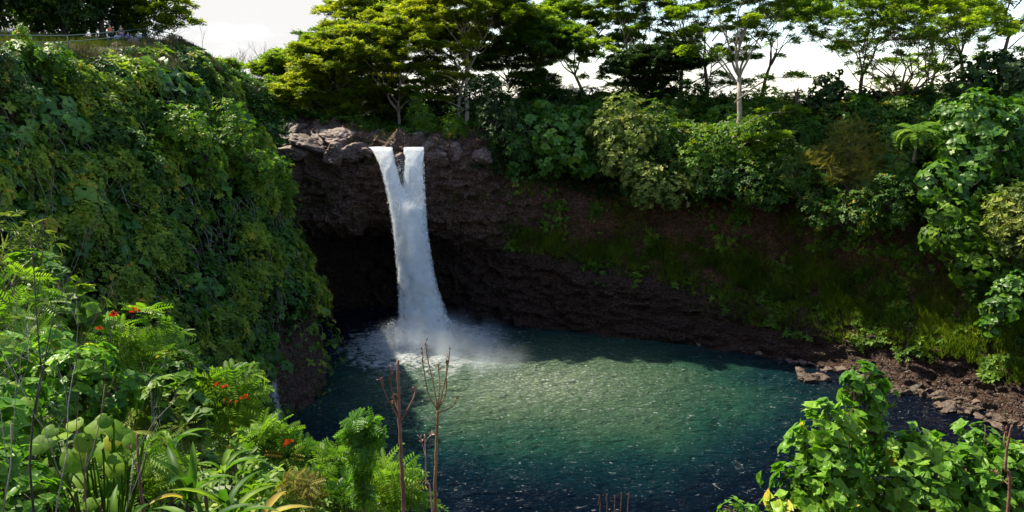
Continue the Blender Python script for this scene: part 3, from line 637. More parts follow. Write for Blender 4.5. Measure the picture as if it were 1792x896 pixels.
# right wall and rim
right = sstep(10.2, 10.9, UP+.5*(nz_b-.5))
topv = sstep(6.9, 7.5, VP+1.6*(nz_a-.5)-.6*sstep(15, 17, UP)*1.0)
Q3, N3, D3 = pillow(4.6, 3.4, 14, .5)
big3 = sstep(.50, .56, fbm(PP/6.0, 3, 111)+.06*sstep(14, 16, UP))
skin('rim_thicket', 'mid-green thicket covering the right rim', ROS_S, .55, 12, Q3, N3, D3*right*topv*(1-big3), ML['mid'], 211)
skin('big_leaved_thicket', 'drooping heart-shaped leaves massed on the right rim', ROS_H, .75, 7, Q3, N3, D3*right*topv*big3, ML['heart'], 212, hang=1)
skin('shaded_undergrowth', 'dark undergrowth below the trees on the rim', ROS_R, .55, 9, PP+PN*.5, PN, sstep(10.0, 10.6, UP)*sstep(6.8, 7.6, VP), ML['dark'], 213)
ledge = np.exp(-((VP-4.35)/.5)**2)
gm = right*(ledge*sstep(.40, .55, nz_b)*1.2+.55*sstep(.50, .6, nz_a)*sstep(4.2, 5, VP)*(1-sstep(7.2, 7.8, VP))+.9*sstep(12.6, 14.2, UP)*sstep(2.0, 2.8, VP)*(1-sstep(4.8, 6, VP))*sstep(.40, .50, nz_b))
skin('ledge_grass', 'yellow-green grass along the sloping ledge of the right wall', ROS_B, .8, 16, PP+PN*.3, PN, gm, ML['ledge'], 214, upw=1.2)
skin('wall_ferns', 'small ferns and creepers clinging to the shaded right wall', ROS_S, .42, 11, PP+PN*.3, PN, right*sstep(2.6-.8*sstep(13,14,UP), 3.4-.8*sstep(13,14,UP), VP)*(1-sstep(7, 7.6, VP))*sstep(.52, .6, fbm(PP/2.2, 4, 121))*(.35+sstep(13, 15, UP)), ML['bright'], 215)
skin('hanging_dry_grass', 'brown dry grass hanging down the right wall', ROS_B, .6, 5, PP+PN*.2, PN, right*sstep(4.2, 5, VP)*(1-sstep(7.4, 8, VP))*sstep(.4, .55, fbm(PP/1.8, 4, 125)), ML['dry'], 216, upw=-.4)
rk = sstep(5.6, 6.4, UP)*(1-sstep(10.2, 10.8, UP))
skin('rock_moss_tufts', 'tufts of grass and moss on the rock beside the falls', ROS_B, .45, 7, PP+PN*.3, PN, rk*sstep(4.4, 5.2, VP)*sstep(.50, .60, nz_b)*(1-np.exp(-((UP-8.9)/.55)**2)), ML['grass'], 217, upw=.8)
skin('plateau_undergrowth', 'dark undergrowth between the left cliff and the rim rocks', ROS_R, .6, 8, PP+PN*.6, PN, np.maximum(sstep(4.9, 5.3, UP)*(1-sstep(10, 10.6, UP))*sstep(8.9, 9.3, VP+.8*(nz_b-.5)), sstep(4.3, 4.7, UP)*(1-sstep(5.8, 6.2, UP))*sstep(5.6, 6.4, VP)), ML['mid'], 219)
skin('lawn_grass', 'mown green grass behind the cliff-top railing', ROS_B, .22, 30, PP, PN, (1-sstep(4.2, 4.8, UP))*sstep(8.2, 8.6, VP)*(1-sstep(9.5, 10, VP)), ML['grass'], 218, upw=2)

# ------------------------------------------------------------------ lobed shrubs
def L(px, py, r, Y, fz=1.0):
    c = at(px, py, Y); d = math.sqrt(c[0]**2+c[1]**2+(c[2]-CAMZ)**2); R = r/FPX*d
    return (c, np.array([R, R, R*fz]))
def lobe_points(lobes, T_size, cover, rng, inner=.35, amp=.25):
    Ps, Ns = [], []
    for c, R in lobes:
        area = 4*math.pi*np.mean(R)**2; n = max(12, int(cover*area/(math.pi*T_size**2)))
        d = nrm(rng.normal(size=(n, 3)))
        f = 1+amp*2*(fbm(d*2.2+c*.7, 3, 7)-.5)-inner*rng.rand(n)**2
        P = c+d*R*f[:, None]
        Ps.append(P); Ns.append(nrm(d/R))
    return np.concatenate(Ps), np.concatenate(Ns)
def shrub(name, label, cat, lobes, T, size, mat, seed, cover=2.0, upw=.6, hang=False, stem=True, single=False, group=None, tn=1.2, base=None, smat=None, amp=.34, inner=.45, rlo=0, rhi=1):
    rng = np.random.RandomState(seed); lobes = [l if isinstance(l, tuple) and len(l) == 2 else L(*l) for l in lobes]
    P, N = lobe_points(lobes, size, cover, rng, inner, amp)
    lowest = min(lobes, key=lambda l: l[0][2]-l[1][2]); b = np.array(base if base is not None else [lowest[0][0], lowest[0][1]+.3*lowest[1][1], lowest[0][2]-lowest[1][2]])
    root = empty(name, b, label, cat, group)
    g = Geo(); m = len(P); Z = N+np.array([0, 0, upw])+rng.normal(size=(m, 3))*.35
    rnd = rlo+(rhi-rlo)*np.clip(.5*sstep(.25, .75, fbm(P/tn, 3, seed))+.5*rng.rand(m), 0, 1)
    sz = size*rng.uniform(.5, 1.35, m)
    Yh = nrm(np.array([0, 0, -1.0])+N*.5+rng.normal(size=(m, 3))*.35) if hang else None
    o_ = rng.rand(m) < .06; P = P+N*(o_*rng.rand(m)*np.mean(lobes[0][1])*.35)[:, None]
    if hang:
        scatter(g, T, P, Z, sz, rnd, rng, Yh=Yh)
    else: scatter(g, T, P, Z, sz, rnd, rng)
    link('foliage', g.mesh('foliage', origin=b), mat, root)
    if stem:
        s = Geo()
        top = max(lobes, key=lambda l: l[0][2])[0]
        if single: tube(s, catmull([b, (b+top)/2+[.03, 0, 0], top], 16), np.linspace(.035, .02, 16), 8)
        for c, R in lobes:
            if single: continue
            mid = (b+c)/2+rng.normal(size=3)*np.mean(R)*.15
            r0 = max(.02, np.mean(R)*.05)
            tube(s, catmull([b, mid, c], 8), np.linspace(r0*1.4, r0*.6, 8), 6)
            for k in range(7):
                e = c+nrm(rng.normal(size=3))*R*.9
                tube(s, catmull([c+(mid-c)*rng.rand()*.4, (c+e)/2+rng.normal(size=3)*R*.1, e], 5), np.linspace(r0*.5, r0*.15, 5), 5)
        link('branches', s.mesh('branches', True, b), smat or MB_dark, root)
    return root

# shrubs of the right rim, left to right (label, category, lobes, template, size, material, opts)
RIM = [
 ('dark_shrub', 'dark rounded shrub right of the falls crest under the pale trunk', 'shrub', [(880,215,52,97),(850,170,38,99),(905,250,40,96)], ROS_R, .5, 'dark', {}),
 ('broadleaf_shrub', 'bushy green shrub on the rim between the falls and the pale-flowered bush', 'shrub', [(930,235,38,96),(975,240,42,95),(1010,215,30,97),(1000,270,38,94),(960,285,26,94)], ROS_H, .62, 'heart', {'hang': True}),
 ('pale_leaved_shrub', 'silvery pale-leaved shrub on the middle of the rim', 'shrub', [(1090,200,36,95),(1060,230,34,94),(1110,235,38,93),(1080,270,34,92)], ROS_P, .48, 'pale', {}),
 ('green_shrub', 'deep green shrub in the hollow right of the pale-leaved bush', 'shrub', [(1150,250,46,96),(1190,290,44,94),(1150,215,36,98)], ROS_S, .5, 'mid', {}),
 ('candlenut_shrub', 'overhanging shrub with frosted pale leaf heads at the lowest tip of the rim', 'shrub', [(1140,318,32,90),(1110,300,28,91),(1175,335,30,90),(1130,345,20,90),(1210,310,26,91)], ROS_P, .42, 'pale', {}),
 ('yellowing_shrub', 'shrub with yellow-tinged leaves around the pale trunk', 'shrub', [(1240,260,36,92),(1290,250,40,92),(1330,235,34,93),(1215,285,30,91),(1340,270,28,92)], ROS_S, .46, 'bright', {}),
 ('overhanging_shrub', 'leafy green shrub drooping over the bare earth below the pale trunk', 'shrub', [(1260,310,34,90),(1310,320,38,89),(1350,345,26,88),(1230,330,24,90)], ROS_S, .45, 'mid', {}),
 ('bramble_shrub', 'loose small-leaved green shrub left of the feathery bush', 'shrub', [(1385,300,40,88),(1400,250,36,91),(1370,215,34,94),(1430,340,34,86)], ROS_F, .6, 'mid', {}),
 ('feathery_shrub', 'feathery olive-yellow shrub in front of the thicket left of the palm', 'shrub', [(1490,270,42,86),(1450,290,36,86),(1530,295,36,85),(1485,240,26,87),(1500,320,40,84)], T_ros(T_pinnate(8, .07, .22, .5), 6, .9, 8), .95, 'feather', {'upw': 1.0}),
 ('vine_shrub', 'vine-covered dark shrub behind the feathery bush', 'shrub', [(1500,200,30,95),(1540,215,30,94),(1560,255,34,91)], ROS_H, .6, 'heart', {'hang': True}),
 ('round_crowned_shrub', 'dark big-leaved shrub against the bright sky left of the many-trunked tree', 'shrub', [(1448,152,24,99),(1430,172,20,99),(1468,178,26,98)], ROS_H, .6, 'dark', {'hang': True}),
 ('creeping_shrub', 'low green shrub over the bare slope under the palm', 'shrub', [(1560,350,44,80),(1500,370,36,81),(1610,330,30,80),(1440,375,26,82)], ROS_S, .42, 'mid', {}),
 ('heart_leaf_vine', 'tall curtain of large heart-shaped leaves right of the palm', 'vine', [(1700,215,48,80),(1675,275,30,78),(1720,270,48,78),(1770,230,46,80),(1640,320,34,76),(1690,330,42,76)], ROS_H, .72, 'heart', {'hang': True, 'cover': 2.6}),
 ('trailing_vine', 'bright big-leaved vine trailing down the wall at right', 'vine', [(1660,375,30,74),(1690,410,36,73),(1640,415,24,73),(1730,440,34,72),(1700,465,30,72),(1745,480,22,71)], ROS_H, .62, 'bright', {'hang': True, 'cover': 2.4}),
 ('grey_leaved_shrub', 'pale greyish shrub at the right edge halfway up the wall', 'shrub', [(1775,365,34,70),(1790,415,30,69),(1750,390,22,70)], ROS_P, .4, 'pale', {}),
 ('shaded_vine', 'dark big-leaved vine low at the right edge', 'vine', [(1760,540,30,68),(1790,510,34,68),(1735,570,18,68)], ROS_H, .5, 'heart', {'hang': True}),
 ('dark_leaved_tree', 'dark big-leaved bush under the slim trunks at the right edge', 'bush', [(1700,150,40,90),(1750,140,44,90),(1790,150,44,88)], ROS_H, .62, 'dark', {'hang': True}),
 ('sprout_bush', 'small bright green bamboo-like bush by the foot of the leaning pale trunk', 'bush', [(735,205,22,101),(755,225,20,100),(725,175,16,103)], ROS_F, .75, 'bright', {}),
 ('low_bush', 'low green bush on the rim rocks right of the falls', 'bush', [(800,225,22,97),(782,215,14,98)], ROS_F, .6, 'bright', {}),
]
RIM += [
 ('rim_bush', 'dark green bush filling the notch beyond the left cliff shoulder', 'bush', [(455,200,34,108),(490,205,30,107),(430,170,30,110),(515,200,22,106)], ROS_S, .5, 'mid', {}),
 ('rim_bush', 'olive bush just behind the rim rocks nearest the left cliff', 'bush', [(480,225,24,101),(505,218,16,103)], ROS_S, .45, 'mid', {}),
 ('rim_bush', 'dark bush under the trees right above the falls', 'bush', [(700,205,36,116),(740,195,36,116),(660,210,30,116)], ROS_R, .6, 'dark', {}),
 ('rim_bush', 'dark bush behind the pale trunk right of the falls', 'bush', [(790,190,32,118),(830,175,34,118),(860,190,30,116)], ROS_R, .6, 'dark', {}),
 ('rim_bush', 'scrubby bush in the dark hollow left of the thin-trunked row', 'bush', [(960,190,36,110),(1000,180,30,112),(930,175,26,112)], ROS_F, .7, 'dark', {}),
 ('rim_bush', 'green bush at the foot of the thin-trunked row', 'bush', [(1060,185,30,112),(1100,175,32,114),(1030,175,24,114)], ROS_S, .5, 'mid', {}),
 ('rim_bush', 'yellow-green bush glimpsed behind the brown-trunked tree', 'bush', [(1200,175,34,112),(1240,165,30,114),(1160,190,30,110)], ROS_S, .5, 'mid', {}),
 ('rim_bush', 'sunny bush on the skyline right of the pale trunk', 'bush', [(1310,185,32,108),(1345,178,26,108),(1370,195,24,106)], ROS_S, .5, 'bright', {}),
 ('rim_bush', 'low sunny bush on the skyline by the broken stump', 'bush', [(1400,190,26,106),(1425,200,24,104)], ROS_S, .5, 'bright', {}),
 ('rim_bush', 'dark bush at the foot of the many-trunked tree', 'bush', [(1540,195,34,101),(1580,190,30,102),(1510,185,26,103)], ROS_H, .6, 'dark', {'hang': True}),
 ('rim_bush', 'bright bush between the many-trunked tree and the right edge', 'bush', [(1630,180,34,101),(1660,175,30,102),(1600,190,26,100)], ROS_S, .5, 'bright', {}),
]
for i, (nm, lb, ct, lo, T, sz, mt, kw) in enumerate(RIM):
    shrub(nm, lb, ct, lo, T, sz, ML[mt], 300+i, **kw)

# shrubs that stand out on the left headland
HEADL = [
 ('creeping_shrub', 'bright star-leaved shrub bulging from the middle of the left cliff', [(330,230,40,66),(290,215,34,66),(360,270,34,66)], ROS_S, .36, 'bright'),
 ('creeping_shrub', 'yellow-tinged shrub at the right shoulder of the left cliff', [(415,240,34,72),(440,290,34,74),(400,200,26,73)], ROS_S, .36, 'bright'),
 ('creeping_shrub', 'glossy shrub leaning out of the left cliff toward the cave', [(485,300,24,80),(500,330,20,80),(470,345,28,79)], ROS_S, .36, 'bright'),
 ('creeping_shrub', 'broad green shrub on the left cliff above the red flowers', [(180,255,44,60),(230,280,46,60),(160,300,36,60)], ROS_S, .38, 'mid'),
 ('creeping_shrub', 'large-leaved shrub at the left edge below the dry scrub', [(30,330,44,54),(80,340,36,55),(60,290,30,56)], ROS_H, .55, 'heart'),
 ('creeping_shrub', 'leafy shrub low on the left cliff above the orange-flowered tree', [(300,420,46,66),(350,460,40,67),(280,480,34,66)], ROS_S, .36, 'mid'),
 ('creeping_shrub', 'light green shrub under the lawn edge left of the orange-shirted person', [(45,100,24,56),(20,112,22,55),(100,108,26,57)], ROS_H, .42, 'bright'),
 ('creeping_shrub', 'low green shrub on the brow right below the railing corner', [(250,115,26,74),(225,125,20,72),(285,135,22,76)], ROS_S, .36, 'bright'),
 ('creeping_shrub', 'dull green shrub on the steep right flank near the brow', [(330,165,30,80),(370,185,28,82)], ROS_S, .34, 'mid'),
 ('creeping_shrub', 'bluish green shrub hanging low on the right flank of the left cliff', [(480,430,30,78),(450,400,30,76),(490,500,28,78)], ROS_S, .34, 'mid'),
]
for i, (nm, lb, lo, T, sz, mt) in enumerate(HEADL):
    shrub(nm, lb, 'shrub', lo, T, sz, ML[mt], 400+i, hang=(T is ROS_H), group='shrubs growing on the left cliff')

# ------------------------------------------------------------------ trees
PADT = T_ros(T_rhomb(.5, .12), 5, .12, 31, .6)
def albizia(label, base, H, spread, seed, gold=False, fork=.35, limbs=4, pads=1.0, lean=(0, 0), depth=4, bark=None, low=0.0, group='layered albizia trees behind the rim', leaf=None, r0=None, padr=1.7, stems=1):
    rng = np.random.RandomState(seed); b = np.asarray(base, float)
    root = empty('albizia_tree', b, label, 'tree', group); tr = Geo(); pd = []
    r0 = r0 or H*.017
    def branch(p, d, ln, r, k):
        n = 6; q = [p]; dd = d.copy()
        for i in range(n-1):
            dd = nrm(dd+rng.normal(size=3)*.10+np.array([0, 0, .05 if k > 1 else .02])); q.append(q[-1]+dd*ln/(n-1))
        re = r*.62
        tube(tr, np.array(q), np.linspace(r, re, n), 7 if k < 2 else 5, rng.rand())
        e = q[-1]
        if k >= depth:
            pd.append((e, rng.uniform(.75, 1.25))); 
            if rng.rand() < .8*pads: pd.append((q[-3]+rng.normal(size=3)*[1, 1, .2], rng.uniform(.5, .9)))
            return
        if k >= 1 and rng.rand() < .6: pd.append((q[3]+rng.normal(size=3)*[1.2, 1.2, .3], rng.uniform(.5, .9)))
        m = limbs if k == 0 else (3 if rng.rand() < .55 else 2)
        a0 = rng.rand()*6.28
        for j in range(m):
            a = a0+6.283*j/m+rng.uniform(-.4, .4)
            t = rng.uniform(.28, .55) if k == 0 else rng.uniform(.35, .75)
            t *= spread
            s = nrm(dd+np.array([math.cos(a), math.sin(a), 0])*math.tan(min(1.25, t)))
            s[2] = max(s[2], .12); s = nrm(s)
            branch(e, s, H*(1-fork)*(.30 if k == 0 else .27)*rng.uniform(.8, 1.2), re*(.8 if j == 0 else .66), k+1)
    for s in range(stems):
        o = np.zeros(3) if stems == 1 else np.array([rng.uniform(-.5, .5), rng.uniform(-.5, .5), 0])*1.2
        d0 = nrm(np.array([lean[0]+o[0]*.35, lean[1]+o[1]*.3, 1.0]))
        branch(b+o-d0*1.0, d0, H*fork*rng.uniform(.85, 1.15), r0/math.sqrt(stems), 0 if stems == 1 else 1)
    for _ in range(int(low)):   # low side limbs
        h = rng.uniform(.1, fork+.25)*H; a = rng.rand()*6.28; e = b+np.array([math.cos(a)*H*.28, math.sin(a)*H*.28, h+H*.06])*1.0
        tube(tr, catmull([b+[0, 0, h*.85], (b+[0, 0, h]+e)/2+[0, 0, .4], e], 7), np.linspace(r0*.28, r0*.08, 7), 5)
        pd.append((e, rng.uniform(.8, 1.2))); pd.append(((b+[0, 0, h]+e)/2+[0, 0, .5], rng.uniform(.6, 1)))
    g = Geo()
    for c, s in pd:
        R = padr*s; n = int(44*R*R*pads)
        a = rng.rand(n)*6.283; rr = R*np.sqrt(rng.rand(n))*(.75+.5*np.sin(a*3+rng.rand()*6)*.5)
        P = np.stack([c[0]+rr*np.cos(a), c[1]+rr*np.sin(a), c[2]+.35*(1-(rr/R)**2)+rng.normal(size=n)*.16], -1)
        t = rng.normal(size=2)*.12; P[:, 2] += (P[:, 0]-c[0])*t[0]+(P[:, 1]-c[1])*t[1]
        Z = np.array([0, 0, 1.0])+rng.normal(size=(n, 3))*.3
        scatter(g, PADT, P, Z, rng.uniform(.28, .5, n), np.clip(rng.rand()*.4+rng.rand(n)*.6, 0, 1), rng)
    link('trunk', tr.mesh('trunk', True, b), bark or MB_pale, root)
    link('crown', g.mesh('crown', origin=b), ML[leaf or ('albizia_glow' if gold else 'albizia')], root)
    return root
def bpx(px, py, Y): return at(px, py, Y)
TREES = [
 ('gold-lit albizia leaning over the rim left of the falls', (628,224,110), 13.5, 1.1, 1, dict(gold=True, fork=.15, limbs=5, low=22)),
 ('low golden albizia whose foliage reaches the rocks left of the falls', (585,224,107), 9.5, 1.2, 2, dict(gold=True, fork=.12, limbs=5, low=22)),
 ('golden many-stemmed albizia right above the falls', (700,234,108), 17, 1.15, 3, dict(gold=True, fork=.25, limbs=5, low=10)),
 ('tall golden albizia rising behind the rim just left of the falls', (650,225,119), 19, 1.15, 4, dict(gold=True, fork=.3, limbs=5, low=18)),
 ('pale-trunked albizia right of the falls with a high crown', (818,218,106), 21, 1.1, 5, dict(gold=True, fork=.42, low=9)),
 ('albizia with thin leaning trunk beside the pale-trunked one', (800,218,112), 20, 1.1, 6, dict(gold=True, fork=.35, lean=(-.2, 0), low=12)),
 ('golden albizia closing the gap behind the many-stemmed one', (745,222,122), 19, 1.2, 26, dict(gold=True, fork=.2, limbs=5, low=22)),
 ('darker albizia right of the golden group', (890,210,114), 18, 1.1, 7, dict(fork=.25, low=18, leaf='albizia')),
 ('dense dark-green albizia in the gap of sky at top centre', (950,210,112), 13, 1.2, 8, dict(fork=.2, low=18, leaf='mid')),
 ('slim albizia left end of the row of thin trunks', (1040,190,126), 20, 1.1, 9, dict(fork=.42, low=5)),
 ('slim albizia second in the row of thin trunks', (1085,190,120), 21, 1.1, 10, dict(fork=.42, low=5)),
 ('slim albizia with olive crown in the row of thin trunks', (1120,190,128), 23, 1.1, 11, dict(fork=.38, low=7)),
 ('dark bushy tree under the row of thin trunks', (1140,200,112), 10, 1.2, 12, dict(fork=.2, low=16, leaf='dark')),
 ('tall albizia behind the thick pale trunk', (1190,195,124), 24, 1.1, 13, dict(fork=.35, low=10)),
 ('forked pale-trunked albizia standing in front of the rim', (1278,300,94), 25, 1.0, 14, dict(fork=.5, low=12, r0=.42)),
 ('brown-trunked albizia close behind the forked pale one', (1240,190,114), 21, 1.1, 15, dict(fork=.3, bark=MB_brown, low=8)),
 ('airy albizia right of the forked pale one', (1325,190,120), 21, 1.1, 16, dict(fork=.4, bark=MB_brown, low=4, pads=.6)),
 ('spreading many-trunked albizia against the bright sky', (1565,215,98), 19, 1.3, 17, dict(fork=.2, limbs=4, bark=MB_brown, stems=4, depth=5, padr=1.25, r0=.75, pads=.6)),
 ('twin-trunked albizia left of the many-trunked one', (1500,190,104), 18, 1.25, 18, dict(fork=.28, limbs=4, bark=MB_brown, padr=1.4, low=5, pads=.6)),
 ('slender albizia right of the many-trunked one', (1690,170,106), 19, 1.1, 19, dict(fork=.4, bark=MB_brown, padr=1.4, low=5, pads=.6)),
 ('slender albizia nearest the right edge', (1755,160,102), 19, 1.15, 20, dict(fork=.42, bark=MB_brown, padr=1.4, low=6, pads=.6)),
 ('distant hazy albizia seen through the many-trunked one', (1620,190,125), 20, 1.2, 27, dict(fork=.35, low=10, bark=MB_brown, pads=.6)),
 ('far albizia low on the skyline behind the left cliff', (385,190,128), 9, 1.3, 21, dict(fork=.3, low=10)),
 ('dark green tree between the left cliff and the golden trees', (528,225,120), 12.5, .9, 22, dict(fork=.2, low=24, leaf='albizia')),
 ('dark dense tree close behind the left cliff shoulder', (468,230,114), 6.5, .9, 23, dict(fork=.15, low=22, leaf='dark')),
 ('flat-topped tree peeking over the golden canopy', (605,222,132), 16.5, 1.0, 24, dict(fork=.3, low=16)),
]
for lb, bp, H, sp, sd, kw in TREES: albizia(lb, bpx(*bp), H, sp, sd, **kw)

def bare_tree(name, label, base, H, seed, mat, cat='tree', group=None, lean=(0, 0), depth=5, spread=.5, r0=None, cone=.3, part='branches', split=3):
    rng = np.random.RandomState(seed); b = np.asarray(base, float); root = empty(name, b, label, cat, group); g1 = Geo(); g2 = Geo(); r0 = r0 or H*.02
    def br(p, d, ln, r, k):
        q = [p]; dd = d
        for i in range(4): dd = nrm(dd+rng.normal(size=3)*.09+[0, 0, .03]); q.append(q[-1]+dd*ln/4)
        tube(g1 if k == 0 else g2, np.array(q), np.linspace(r, r*.6, 5), 6 if k < 2 else 4)
        if k >= depth: return
        for j in range(rng.randint(2, split+1)):
            a = rng.rand()*6.28; t = spread*rng.uniform(.5, 1.3)
            s = nrm(dd+np.array([math.cos(a), math.sin(a), .1])*t); br(q[rng.randint(2, 5)], s, ln*rng.uniform(.6, .9), r*.58, k+1)
    br(b, nrm(np.array([lean[0], lean[1], 1.0])), H*cone, r0, 0)
    link('trunk', g1.mesh('trunk', True, b), mat, root)
    if g2.V: link(part, g2.mesh(part, True, b), mat, root)
    return root
for i, (px, py, Y, H) in enumerate([(428,160,165,14),(450,160,170,15),(474,160,168,15),(496,165,172,14)]):
    bare_tree('leafless_tree', ['leafless grey tree far off, first behind the cliff shoulder', 'leafless grey tree second in the distant row', 'leafless grey tree third in the distant row', 'leafless grey tree last in the distant row by the dark tree'][i], at(px, py+25, Y), H, 60+i, MB_grey, group='leafless trees on the skyline', depth=6, spread=.5, cone=.28, r0=.34, split=3)
bare_tree('dead_sapling', 'thin dead sapling sticking up from the left cliff shoulder', at(356, 92, 90), 2.6, 71, MB_grey, depth=3, spread=.3, r0=.035, cone=.5)
bare_tree('dead_stump', 'broken bare stump against the sky left of the big-leaved bush', at(1392, 195, 100), 3.6, 72, MB_brown, depth=2, spread=.6, r0=.28, cone=.45)

# dense dark trees at the top left
def dense_tree(label, base, H, lobes, seed, mat, T=ROS_R, size=.6, cover=2.2):
    rng = np.random.RandomState(seed); b = np.asarray(base, float); root = empty('evergreen_tree', b, label, 'tree', 'evergreen trees behind the lawn')
    tr = Geo(); tube(tr, catmull([b-[0, 0, .6], b+[.2, 0, H*.4], b+[0, 0, H*.8]], 10), np.linspace(H*.025, H*.008, 10), 8)
    lob = [(b+np.array(c), np.array(r)) for c, r in lobes]
    for c, R in lob: tube(tr, catmull([b+[0, 0, min(H*.6, max(.5, c[2]-b[2]-1.5))], (b+c)/2+[0, 0, (c[2]-b[2])*.3], c], 6), np.linspace(H*.012, H*.003, 6), 5)
    link('trunk', tr.mesh('trunk', True, b), MB_dark, root)
    P, N = lobe_points(lob, size, cover, rng, .4, .35); g = Geo(); m = len(P)
    rnd = np.clip(.5*sstep(.25, .75, fbm(P/1.5, 3, seed))+.5*rng.rand(m), 0, 1)
    scatter(g, T, P, N+np.array([0, 0, .3])+rng.normal(size=(m, 3))*.4, size*rng.uniform(.7, 1.3, m), rnd, rng)
    link('crown', g.mesh('crown', origin=b), mat, root)
def rl(rng, H, R, n):
    out = []
    for k in range(n):
        z = H*(.12+.85*(k+.5)/n); a = rng.rand()*6.28; w = R*(1-.55*abs(z/H-.45)); out.append(((math.cos(a)*w*.6, math.sin(a)*w*.6, z), (w*.62, w*.62, w*.5)))
    return out
for i, (x, y, H, R, mt, lb) in enumerate([(-62, 78, 15, 5, 'dark', 'dark evergreen at the far left behind the lawn'), (-55, 82, 16, 5, 'dark', 'tall dark evergreen second from the left behind the lawn'),
    (-50, 88, 15, 4.6, 'mid', 'mid-green tree third from the left behind the lawn'), (-44.8, 86, 13, 3.8, 'dark', 'drooping dark tree behind the orange-shirted person'), (-57, 94, 20, 6, 'dark', 'tallest evergreen rising at the back of the lawn'), (-68, 88, 18, 6, 'dark', 'evergreen cut by the left frame edge'), (-46.5, 93, 16, 4, 'mid', 'narrow tree with light green right side by the open sky')]):
    rng = np.random.RandomState(80+i); dense_tree(lb, (x, y, top_z(x, y)-.3), H, rl(rng, H, R, 12), 80+i, ML[mt])
albizia('wide-armed tree hanging over the railing against the white sky', (-42.0, 90, 34.5), 8.5, 1.35, 95, fork=.18, limbs=4, bark=MB_dark, leaf='albizia_glow', lean=(.35, 0), r0=.22, padr=1.0, group=None)

def palm(name, label, base, H, n, fl, seed, mat):
    rng = np.random.RandomState(seed); b = np.asarray(base, float); root = empty(name, b, label, 'palm'); tr = Geo()
    tube(tr, catmull([b, b+[.1, 0, H*.5], b+[0, 0, H]], 10), np.linspace(.16, .1, 10), 8); link('trunk', tr.mesh('trunk', True, b), MB_brown, root)
    for k in range(n):
        a = 6.283*k/n*2.4+rng.uniform(-.2, .2); el = math.radians([75, 55, 35, 15][k % 4]+rng.uniform(-8, 8)); c = b+[0, 0, H]
        h = np.array([math.cos(a), math.sin(a), 0]); q = [c]; d = el
        for i in range(14): d -= .10+.012*i; q.append(q[-1]+(h*math.cos(d)+np.array([0, 0, 1])*math.sin(d))*fl/14)
        q = np.array(q); g = Geo(); tube(g, q, np.linspace(.03, .008, 15), 5)
        side = np.cross(h, [0, 0, 1.0]); m = 34; t = np.linspace(.1, 1, m)*14
        P = np.array([q[int(min(13, v))]*(1-(v-int(min(13, v))))+q[min(14, int(min(13, v))+1)]*(v-int(min(13, v))) for v in t])
        for s in (-1, 1):
            D = nrm(side*s*1.0+h*.5-np.array([0, 0, .45])+rng.normal(size=(m, 3))*.06)
            scatter(g, T_rhomb(.14, .1), P, np.cross(D, nrm(np.cross(D, [0, 0, 1.0]))), np.sin(np.linspace(.35, 2.9, m))*.75*fl/2.5+.1, np.full(m, .3+.5*rng.rand()), rng, Yh=D)
        link('frond', g.mesh('frond', origin=b), mat, root)
palm('palm', 'feather palm with arching fronds among the big-leaved thicket on the right rim', at(1598, 285, 79.5), 3.0, 14, 3.1, 5, ML['bright'])
for i, px in enumerate((1372, 1381)):
    palm('distant_palm', ['tiny distant palm on the skyline, left one of two', 'tiny distant palm on the skyline, right one of two'][i], at(px, 182, 190), 2.4, 9, 1.6, 7+i, ML['dark'])

# ------------------------------------------------------------------ rocks
def rock_mesh(name, seed, sub=4):
    rng = np.random.RandomState(seed); bm = bmesh.new(); bmesh.ops.create_icosphere(bm, subdivisions=sub, radius=1)
    V = np.array([v.co for v in bm.verts]); pl = nrm(rng.normal(size=(13, 3))); dd = rng.uniform(.55, .9, 13)
    s = np.min(np.where(V@pl.T > .05, dd/np.maximum(V@pl.T, .05), 9), 1); s = np.minimum(s, 1.15)
    V2 = V*s[:, None]; V2 += V*(.35*(fbm(V*2.2+seed, 4, seed)-.5)+.10*(fbm(V*np.array([5, 5, 14])+seed, 3, seed)-.5)-.12*(1-np.abs(2*fbm(V*3+seed, 3, seed+9)-1))**4)[:, None]
    for v, c in zip(bm.verts, V2): v.co = c
    me = bpy.data.meshes.new(name); bm.to_mesh(me); bm.free(); me.polygons.foreach_set('use_smooth', np.ones(len(me.polygons), bool)); return me
ROCKS = [rock_mesh('boulder', 500+i, 5) for i in range(7)]
def rock(loc, s, seed, label, group, mat):
    rng = np.random.RandomState(seed); me = ROCKS[seed % 7]
    key = me.name+mat.name
    if key not in ROCKC: m2 = me.copy(); m2.materials.clear(); m2.materials.append(mat); ROCKC[key] = m2
    o = bpy.data.objects.new('boulder', ROCKC[key]); COL.objects.link(o); o.location = [float(v) for v in loc]
    o.scale = (s*rng.uniform(.9, 1.5), s*rng.uniform(.8, 1.2), s*rng.uniform(.5, .8)); o.rotation_euler = (rng.uniform(-.3, .3), rng.uniform(-.3, .3), rng.uniform(0, 6.28))
    return tag(o, label, 'boulder', group)
ROCKC = {}
rng = np.random.RandomState(7)
GS = 'boulders piled along the right shore'
for px, py, s, lb in [(1590,660,1.3,'largest brown boulder at the upper left of the shore pile'), (1600,677,1.15,'pale rounded boulder just below the largest one'), (1712,707,1.0,'broad flat tan boulder in the middle of the shore pile'), (1780,706,1.7,'big flat reddish slab at the right end of the shore pile'), (1475,648,1.0,'square dark boulder at the cliff foot left of the vine tower'), (1660,712,.9,'dark wet boulder in the current at the pile edge'), (1415,662,1.1,'flat brown rock breaking the surface near the cliff foot'), (1435,659,.8,'small pointed rock right of the flat one breaking the surface'), (1402,651,.7,'tan rock at the foot of the wall above the flat one')]:
    rock(pool(px, py, .25), s, rng.randint(9999), lb, GS, M_boulder)
